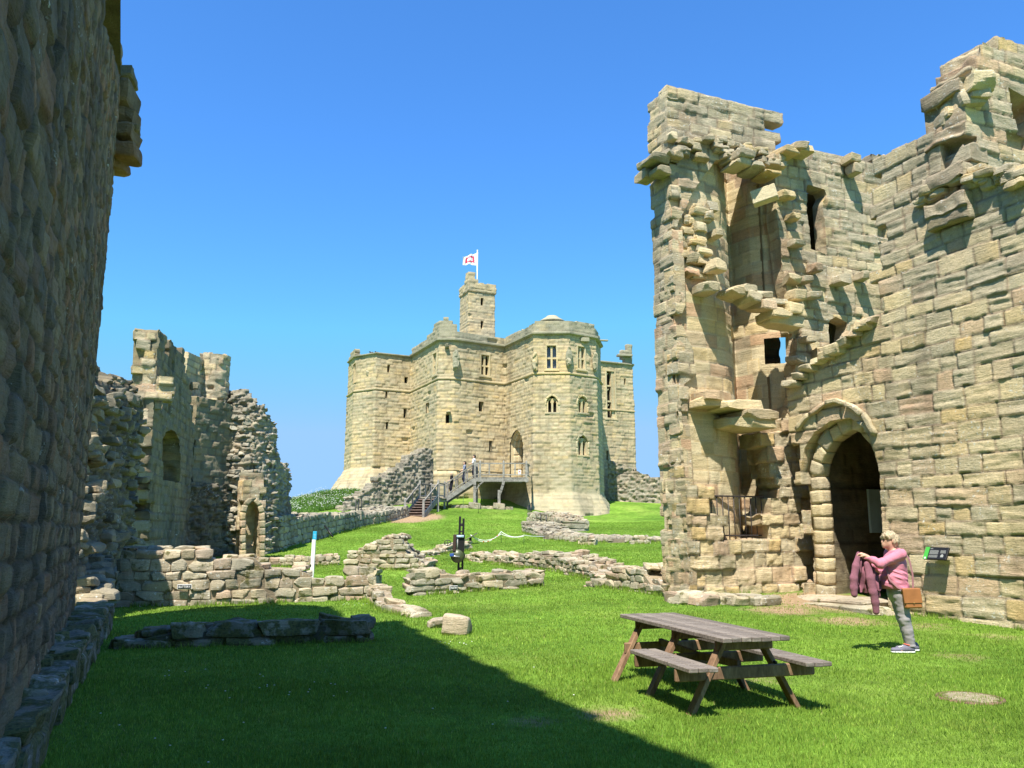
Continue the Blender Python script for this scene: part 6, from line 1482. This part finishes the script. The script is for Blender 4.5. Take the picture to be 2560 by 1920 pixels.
def woman():
    w0 = at_z(2262, 1629, 0); wx, wy = w0[0], 11.75; wx = at(2262, 1629, wy)[0]; wz = tz(wx, wy)
    t = thing('person', 'woman in pink top and grey trousers holding up a mauve jacket by the doorway', 'person', (wx, wy, wz)); O = (wx, wy, wz)
    Lh, Rh = (-.515, -.07, 1.315), (-.375, .03, 1.165)
    head = [((-.105, 0, 1.525), (-.085, 0, 1.50), .088, .09, (1.06, .86, 1.12)), ((-.155, 0, 1.455), (-.135, 0, 1.47), .045, .06, (1, .9, 1)), ((-.10, 0, 1.45), (-.055, 0, 1.36), .055, .058),
            ((-.196, 0, 1.488), (-.182, 0, 1.508), .013, .010, (1, 1, 1), .012), ((-.190, 0, 1.452), (-.188, 0, 1.455), .012, .012, (1, 1.6, .6), .01), ((-.175, 0, 1.425), (-.168, 0, 1.43), .02, .022, (1, 1.1, .9), .02),
            ((-.085, -.086, 1.49), (-.080, -.088, 1.515), .014, .018, (1, .5, 1), .008), ((-.085, .086, 1.49), (-.080, .088, 1.515), .014, .018, (1, .5, 1), .008)]
    torso = [((-.04, 0, .86), (-.05, 0, 1.0), .145, .14, (.95, 1.12, 1)), ((-.075, 0, 1.0), (-.05, 0, 1.2), .145, .135, (1.06, 1.1, 1)), ((-.045, 0, 1.2), (-.03, 0, 1.32), .125, .085, (1, 1.3, 1)), ((-.03, -.15, 1.33), (-.03, .15, 1.33), .06, .06)]
    arms = [((-.02, -.165, 1.325), (-.315, -.17, 1.195), .058, .045), ((-.315, -.17, 1.195), (-.49, -.085, 1.30), .042, .027), ((-.02, .165, 1.325), (-.12, .20, 1.08), .058, .045), ((-.12, .20, 1.08), (-.345, .05, 1.16), .042, .027)]
    def hand(w, d, s):
        w, d = np.array(w), np.array(d, float); d /= np.linalg.norm(d); side = np.cross(d, [0, 0, 1.]); side /= np.linalg.norm(side); dn = np.cross(side, d); out = [(tuple(w), tuple(w + d * .065), .026, .032, (1, 1, .8))]
        for k, l in enumerate((.062, .070, .065, .050)):
            b = w + d * .075 + side * (k - 1.5) * .019; m = b + d * l * .45 - dn * .016 * s; e = m + d * l * .12 - dn * l * .5 * s
            out += [(tuple(b - d * .015), tuple(m), .0095, .009, (1, 1, 1), .008), (tuple(m), tuple(e), .009, .0075, (1, 1, 1), .006)]
        b = w + d * .025 - side * .03; out += [(tuple(b), tuple(b + d * .035 - dn * .03 * s), .0115, .0095, (1, 1, 1), .012), (tuple(b + d * .035 - dn * .03 * s), tuple(b + d * .055 + side * .012 - dn * .045 * s), .0095, .008, (1, 1, 1), .006)]
        return out
    hands = hand((-.475, -.09, 1.295), (-.7, .15, .35), 1) + hand((-.335, .055, 1.155), (-.8, -.1, .12), 1)
    legs = [((-.045, -.085, .84), (-.005, -.085, .46), .088, .058), ((-.005, -.085, .46), (.055, -.085, .09), .055, .036), ((-.035, .085, .84), (.045, .085, .46), .088, .058), ((.045, .085, .46), (.12, .085, .09), .055, .036),
            ((.055, -.085, .06), (-.10, -.10, .035), .035, .028, (1, 1.1, .8)), ((.12, .085, .06), (-.03, .09, .035), .035, .028, (1, 1.1, .8))]
    mb = MB(); blob(mb, head + [(p[0], p[1], p[2] * .93, p[3] * .93, *p[4:]) for p in torso] + arms + hands + legs, .0075, .03, off=O); mb.build('body', SKIN, t)
    rng = lambda g_, a, b, c, s: fbm(g_ * np.array([a, b, c]), s, 2)
    mb = MB(); pink = cloth('pink_knit', (.56, .20, .27)); 
    def fold(g_): 
        tr = (g_[:, 0] > -.26)
        return .012 * vnoise(np.stack([g_[:, 0] * 9, g_[:, 1] * 8, g_[:, 2] * 42 + g_[:, 0] * 16], 1), 4) * (tr) * np.clip((1.28 - g_[:, 2]) * 4, 0, 1) * np.clip((g_[:, 2] - .78) * 8, 0, 1) + .006 * rng(g_, 14, 14, 14, 3) + (~tr) * .004 * np.sin(g_[:, 0] * 90)
    blob(mb, torso + [((-.08, 0, .93), (-.075, 0, 1.03), .165, .155, (1.0, 1.06, 1))] + arms, .0075, .035, grow=.014, off=O, fold=fold,
         clip=lambda G: np.maximum(.835 - G[..., 2] - .02 * np.sin(G[..., 0] * 9), np.minimum(np.maximum(G[..., 2] - 1.385 + (G[..., 0] + .06) * -.25, -1), 1)))
    mb.build('jumper', pink, t)
    mb = MB(); gr = cloth('grey_trousers', (.31, .285, .295), nsc=9, var=.25)
    tp = [((-.04, 0, .80), (-.04, 0, .90), .14, .14, (.95, 1.1, 1)), ((-.045, -.085, .82), (-.005, -.085, .46), .10, .078), ((-.005, -.085, .46), (.05, -.085, .10), .078, .062), ((-.035, .085, .82), (.045, .085, .46), .10, .078), ((.045, .085, .46), (.115, .085, .10), .078, .062)]
    blob(mb, tp, .0075, .03, off=O, fold=lambda g_: .006 * vnoise(g_ * np.array([16, 10, 34]), 9) * np.clip((.8 - g_[:, 2]) * 2, .2, 1) + .008 * rng(g_, 12, 12, 20, 7), clip=lambda G: np.maximum(.085 - G[..., 2], G[..., 2] - .93))
    mb.build('trousers', gr, t)
    hair = plain('blond_grey_hair', (.40, .31, .20), .6, .3, var=.4, nsc=45, bstr=.4)
    mb = MB(); hp = [((-.085, 0, 1.535), (-.06, 0, 1.515), .105, .103, (1.06, .92, 1.05)), ((-.03, 0, 1.47), (-.02, 0, 1.43), .07, .05, (1, 1.1, 1)), ((-.165, -.02, 1.575), (-.178, 0, 1.545), .035, .02, (1, 2, 1))]
    blob(mb, hp, .0075, .03, off=O, fold=lambda g_: .010 * rng(g_, 22, 40, 18, 5) + .004 * np.sin(g_[:, 0] * 130 + g_[:, 2] * 60), clip=lambda G: np.maximum(np.minimum(1.525 - G[..., 2], .0 * G[..., 2] - G[..., 0] - .085) , -((G[..., 0] + .22) ** 2 / .10 ** 2 + (G[..., 2] - 1.46) ** 2 / .075 ** 2 - 1) * .05)); mb.build('hair', hair, t)
    mb = MB()
    for s in (-1, 1): tube(mb, [(wx - .188, wy + s * .034, wz + 1.517), (wx - .196, wy + s * .034, wz + 1.517)], .009, 8)
    mb.build('eyes', M['black'], t)
    mb = MB(); 
    for yy, x0, hz in ((-.09, -.235, 0), (.085, -.09, 0)):
        blob(mb, [((x0 + .04, yy, .045), (x0 + .29, yy, .05), .036, .042, (1, 1.05, .85)), ((x0 + .19, yy, .07), (x0 + .28, yy, .085), .045, .042)], .007, .03, off=O, clip=lambda G: .022 - G[..., 2])
    sh = cloth('grey_trainers', (.16, .15, .20)); s_o = mb.build('trainers', sh, t)
    mb = MB()
    for yy, x0 in ((-.09, -.235), (.085, -.09)): blob(mb, [((x0 + .04, yy, .02), (x0 + .29, yy, .02), .040, .044, (1, 1.08, .5))], .007, .02, off=O, clip=lambda G: np.maximum(G[..., 2] - .028, .002 - G[..., 2]))
    mb.build('trainer_soles', M['white'], t)
    mb = MB()
    for yy, x0 in ((-.09, -.235), (.085, -.09)):
        for k in range(3): tube(mb, [(wx + x0 + .12 + k * .022, wy + yy - .026, wz + .083 + k * .007), (wx + x0 + .12 + k * .022, wy + yy + .026, wz + .083 + k * .007)], .007, 6)
    mb.build('laces', M['white'], t)
    mb = MB()
    for yy, x0 in ((-.09, -.235), (.085, -.09)): tube(mb, [(wx + x0 + .235 + .044 * math.cos(a), wy + yy + .044 * math.sin(a), wz + .112 - .012 * math.cos(a)) for a in np.linspace(0, 6.283, 15)], .007, 5)
    mb.build('trainer_collars', plain('coral_trim', (.75, .16, .10), .6), t)
    mb = MB(); lathe(mb, (wx - .335, wy + .055, wz + 1.156), [(.034, -.01), (.036, 0), (.034, .01)], 12); 
    mb.build('wristwatch', plain('watch_gold', (.5, .4, .2), .4, .5, .6), t)
    # bag
    bt = thing('shoulder_bag', 'tan leather shoulder bag hanging at the hip of the woman in pink', 'bag', (wx + .03, wy - .2, wz + .7))
    tan = plain('tan_leather', (.34, .135, .045), .45, .4, var=.2, nsc=6); ex, ez, ey = Vector((1, -.10, .03)).normalized(), Vector((-.09, 0, 1)).normalized(), Vector((.1, 1, 0)).normalized()
    c = Vector((wx + .055, wy - .215, wz + .735)); mb = MB(); obox(mb, c, ex, ey, ez, .115, .042, .13, bev=.018); mb.build('bag_body', tan, bt)
    mb = MB(); obox(mb, c + ez * .035 - ey * .046 - ex * .002, ex, ey, ez, .118, .006, .095, bev=.005); obox(mb, c + ez * .132, ex, ey, ez, .118, .05, .006, bev=.005); mb.build('flap', tan, bt)
    mb = MB(); lathe(mb, (c + ez * -.055 - ey * .056), [(.001, .008), (.009, 0), (.001, -.008)], 8); mb.build('clasp', plain('brass', (.5, .35, .12), .35, .5, .8), bt)
    mb = MB(); sb = Vector((wx, wy, wz))
    for pts in ([(.105, -.17, .86), (.125, -.15, 1.05), (.11, -.12, 1.25), (.05, -.09, 1.375), (-.02, -.07, 1.40)], [(-.02, -.07, 1.40), (-.16, -.04, 1.30), (-.215, -.12, 1.12), (-.205, -.165, .98), (-.12, -.2, .88), (-.045, -.215, .84)]):
        q = [sb + Vector(p) for p in pts]
        for a, b in zip(q[:-1], q[1:]): beam(mb, a, b, .006, .024, up=(1, 0, .2), bev=.002, ext=.004)
    mb.build('strap', plain('mauve_strap', (.26, .12, .13), .7), bt)
    # jacket held in both hands
    jt = thing('jacket', 'mauve zip jacket held up in the hands of the woman in pink', 'jacket', (wx - .45, wy, wz + .7))
    mau = cloth('mauve_fleece', (.235, .095, .125), nsc=40)
    px = lambda x, y: ((x - 800) * .00126, (1440 - y) * .00126)
    body_poly = [px(*p) for p in ((345, 362), (395, 372), (430, 420), (480, 490), (560, 600), (590, 700), (590, 760), (545, 800), (520, 770), (470, 800), (430, 808), (360, 800), (300, 792), (290, 700), (300, 560), (325, 430))]
    V = []; Q = []; hgt = .0085; xs = np.arange(-.60, -.24, hgt); zs = np.arange(.78, 1.38, hgt); nzz = len(zs)
    for side in (0, 1):
        g_ = np.array([[x, z] for x in xs for z in zs]); f = .035 * np.sin(g_[:, 0] * 46 + g_[:, 1] * 9) * np.clip((1.36 - g_[:, 1]) * 3, .1, 1) + .02 * np.sin(g_[:, 0] * 95 - g_[:, 1] * 16); f += .012 * vnoise(np.c_[g_ * 14, g_[:, :1] * 0], 3)
        cells_ = np.array([[i * nzz + j, (i + 1) * nzz + j, (i + 1) * nzz + j + 1, i * nzz + j + 1] for i in range(len(xs) - 1) for j in range(nzz - 1)])
        cen = g_[cells_].mean(1); keep = inpoly(cen[:, 0], cen[:, 1], body_poly)
        V.append(np.stack([g_[:, 0] + wx, wy - .05 + f + side * (.012 + .05 * np.clip(1.3 - g_[:, 1], 0, .4)), g_[:, 1] + wz], 1)); Q.append(cells_[keep][:, ::(-1 if side else 1)])
    mb = MB(); mb.add(V[0], Q[0], smooth=True); mb.add(V[1], Q[1], smooth=True); mb.build('jacket_body', mau, jt)
    def sleeve(pts, r, yy, seed):
        q = [(*px(x, y),) for x, y in pts]; pr = []
        for (a, b), r0, r1, y0, y1 in zip(zip(q[:-1], q[1:]), r[:-1], r[1:], yy[:-1], yy[1:]): pr.append(((a[0], y0, a[1]), (b[0], y1, b[1]), r0, r1, (1, .7, 1)))
        mb = MB(); blob(mb, pr, .007, .02, off=(wx, wy, wz), fold=lambda g_: .0 + .003 * fbm(g_ * 16, seed, 2)); mb.build('sleeve', mau, jt)
    sleeve(((348, 385), (300, 520), (262, 650), (255, 750), (255, 815)), (.030, .050, .052, .050, .046), (-.07, -.10, -.12, -.12, -.12), 1)
    sleeve(((425, 500), (440, 640), (455, 790), (475, 900), (480, 1000)), (.045, .058, .056, .052, .044), (-.10, -.13, -.14, -.13, -.12), 2)
    sleeve(((470, 600), (520, 700), (545, 780), (555, 840)), (.034, .040, .038, .034), (-.02, -.02, -.01, 0), 3)
woman()
# longer grass left by the mower along the feet of the walls
def tufts():
    rs = np.random.RandomState(12); T_ = np.array(TUFTS)
    ex = []
    for (a, b, m) in ((B0 + nrm(BD) * .05, B1 + nrm(BD) * .05, 1400), (C0 + BV * .2, C0 + BV * .2 + AV * 1.6, 300)):
        s = rs.rand(m); ex.append(a + (b - a) * s[:, None] + nrm((b - a) / np.hypot(*(b - a))) * rs.exponential(.03, m)[:, None])
    X, Y = np.concatenate([T_] + ex).T; e = earth(X, Y); k = rs.rand(len(X)) > e * 1.2; X, Y = X[k], Y[k]
    k = vnoise(N3(X, Y, X * 0, 1.6), 3) > -.35; X, Y = X[k], Y[k]; X = np.repeat(X, 3) + rs.normal(0, .012, len(X) * 3); Y = np.repeat(Y, 3) + rs.normal(0, .012, len(Y) * 3)
    N = len(X); Z = tzs(X, Y); h = rs.uniform(.03, .11, N) * np.clip(Y / 14, .8, 1.6); w = rs.uniform(.003, .006, N) * np.clip(Y / 12, 1, 2.5); a = rs.uniform(0, 6.3, N); la = rs.uniform(0, 6.3, N); l = rs.uniform(0, .05, N)
    V = np.stack([np.stack([X - np.cos(a) * w, Y - np.sin(a) * w, Z - .01], 1), np.stack([X + np.cos(a) * w, Y + np.sin(a) * w, Z - .01], 1), np.stack([X + np.cos(la) * l, Y + np.sin(la) * l, Z + h], 1)], 1).reshape(-1, 3)
    mb = MB(); mb.add(V, t=np.arange(N * 3).reshape(-1, 3), c=np.repeat(np.c_[rs.rand(N), np.zeros(N), rs.rand(N)], 3, 0), smooth=False)
    tag(mb.build('grass_tufts', M['blade']), 'longer grass fringe along the feet of the ruined walls', 'grass', kind='stuff')
tufts()

def visitor(label, x, y, z, ht, top, hair, trous, rz, extra=None, arm=(.5, .3), skirt=False):
    t = thing('person', label, 'person', (x, y, z)); s = ht / 1.7; O = (x, y, z)
    sc = lambda L: [tuple([tuple(c * s for c in p[0]), tuple(c * s for c in p[1]), p[2] * s, p[3] * s] + list(p[4:])) for p in L]
    head = sc([((0, 0, 1.60), (.01, 0, 1.56), .092, .09, (1.05, .85, 1.1)), ((.06, 0, 1.52), (.05, 0, 1.54), .04, .05), ((.098, 0, 1.56), (.09, 0, 1.58), .014, .012), ((0, 0, 1.52), (-.01, 0, 1.42), .055, .055), ((0, -.085, 1.56), (0, -.085, 1.59), .015, .018), ((0, .085, 1.56), (0, .085, 1.59), .015, .018)])
    torso = sc([((0, 0, .92), (0, 0, 1.1), .125, .12, (.9, 1.15, 1)), ((0, 0, 1.1), (0, 0, 1.33), .125, .12, (.9, 1.3, 1)), ((0, -.15, 1.38), (0, .15, 1.38), .06, .06)])
    ua = sc([((0, -.18, 1.38), (.03, -.23, 1.12), .052, .042), ((0, .18, 1.38), (.08, .25, 1.12), .052, .042)])
    fa = sc([((.03, -.23, 1.12), (.20, -.21, .98), .038, .026), ((.08, .25, 1.12), (.28, .30, 1.04), .038, .026)])
    hd = sc([((.20, -.21, .98), (.26, -.20, .94), .028, .03)] + [((.26, -.225 + .018 * k, .94), (.31, -.225 + .018 * k, .91), .009, .008) for k in range(4)] + [((.22, -.19, .96), (.27, -.165, .96), .011, .009)] +
            [((.28, .30, 1.04), (.34, .31, 1.04), .028, .03)] + [((.34, .285 + .018 * k, 1.04), (.39, .285 + .018 * k, 1.02), .009, .008) for k in range(4)] + [((.30, .28, 1.03), (.35, .27, 1.01), .011, .009)])
    legs = sc([((0, -.09, .92), (.12, -.09, .50), .085, .06), ((.12, -.09, .50), (.02, -.09, .08), .055, .04), ((0, .09, .92), (.03, .09, .50), .085, .06), ((.03, .09, .50), (.0, .09, .04), .055, .04), ((.02, -.09, .05), (.17, -.09, .03), .04, .03), ((.0, .09, .03), (.15, .09, .01), .04, .03)])
    mb = MB(); blob(mb, head + torso + ua + fa + hd + legs, .017, .03, off=O, rz=rz); mb.build('body', SKIN, t)
    mb = MB(); blob(mb, torso + ua + (fa if extra == 'long' else []), .018, .04, grow=.016, off=O, rz=rz, fold=lambda g_: .008 * np.sin(g_[:, 2] * 40), clip=lambda G: np.maximum(.88 * s - G[..., 2], G[..., 2] - 1.46 * s)); mb.build('top', top, t)
    mb = MB(); blob(mb, legs[:4] + sc([((0, 0, .86), (0, 0, .95), .12, .12, (.9, 1.15, 1))]), .018, .03, grow=.016, off=O, rz=rz, clip=lambda G: np.maximum(.08 * s - G[..., 2], G[..., 2] - .96 * s)); mb.build('trousers', trous, t)
    mb = MB(); blob(mb, legs[4:], .016, .02, grow=.012, off=O, rz=rz); mb.build('shoes', M['black'], t)
    mb = MB(); blob(mb, sc([((-.015, 0, 1.62), (-.03, 0, 1.57), .10, .098, (1.05, .92, 1.02))] + ([((-.05, 0, 1.55), (-.05, 0, 1.42), .08, .06)] if skirt else [])), .016, .03, off=O, rz=rz, fold=lambda g_: .006 * fbm(g_ * 20, 3, 2), clip=lambda G: np.minimum(1.63 * s - G[..., 2], 9.0 * (np.ones_like(G[..., 0])) * 0 + (G[..., 0] * math.cos(0)) - .02)); mb.build('hair', hair, t)
    return t
zd, zl, p0, p1, wv = STAIR
def on_stair(f, side): q = p0.lerp(p1, f) + wv * side; return q.x, q.y, q.z + .03
X_ = on_stair(.18, .5); visitor('blonde visitor in black top going down the timber stair, lowest of three', *X_, 1.62, cloth('black_top', (.012, .012, .015)), plain('blonde_hair', (.55, .45, .28), .6), cloth('dark_trousers', (.02, .02, .03)), math.pi + .2, skirt=True)
X_ = on_stair(.62, .45); visitor('visitor in grey blue T-shirt on the timber stair, middle of three', *X_, 1.75, cloth('grey_blue_tee', (.20, .22, .30)), plain('dark_hair', (.03, .02, .015), .6), cloth('navy_trousers', (.03, .035, .06)), math.pi + .1)
X_ = on_stair(.93, .6); visitor('visitor in white shirt near the top of the timber stair', *X_, 1.78, cloth('white_shirt', (.72, .70, .70)), bpy.data.materials['dark_hair'], cloth('dark_jeans', (.03, .03, .045)), math.pi - .1)
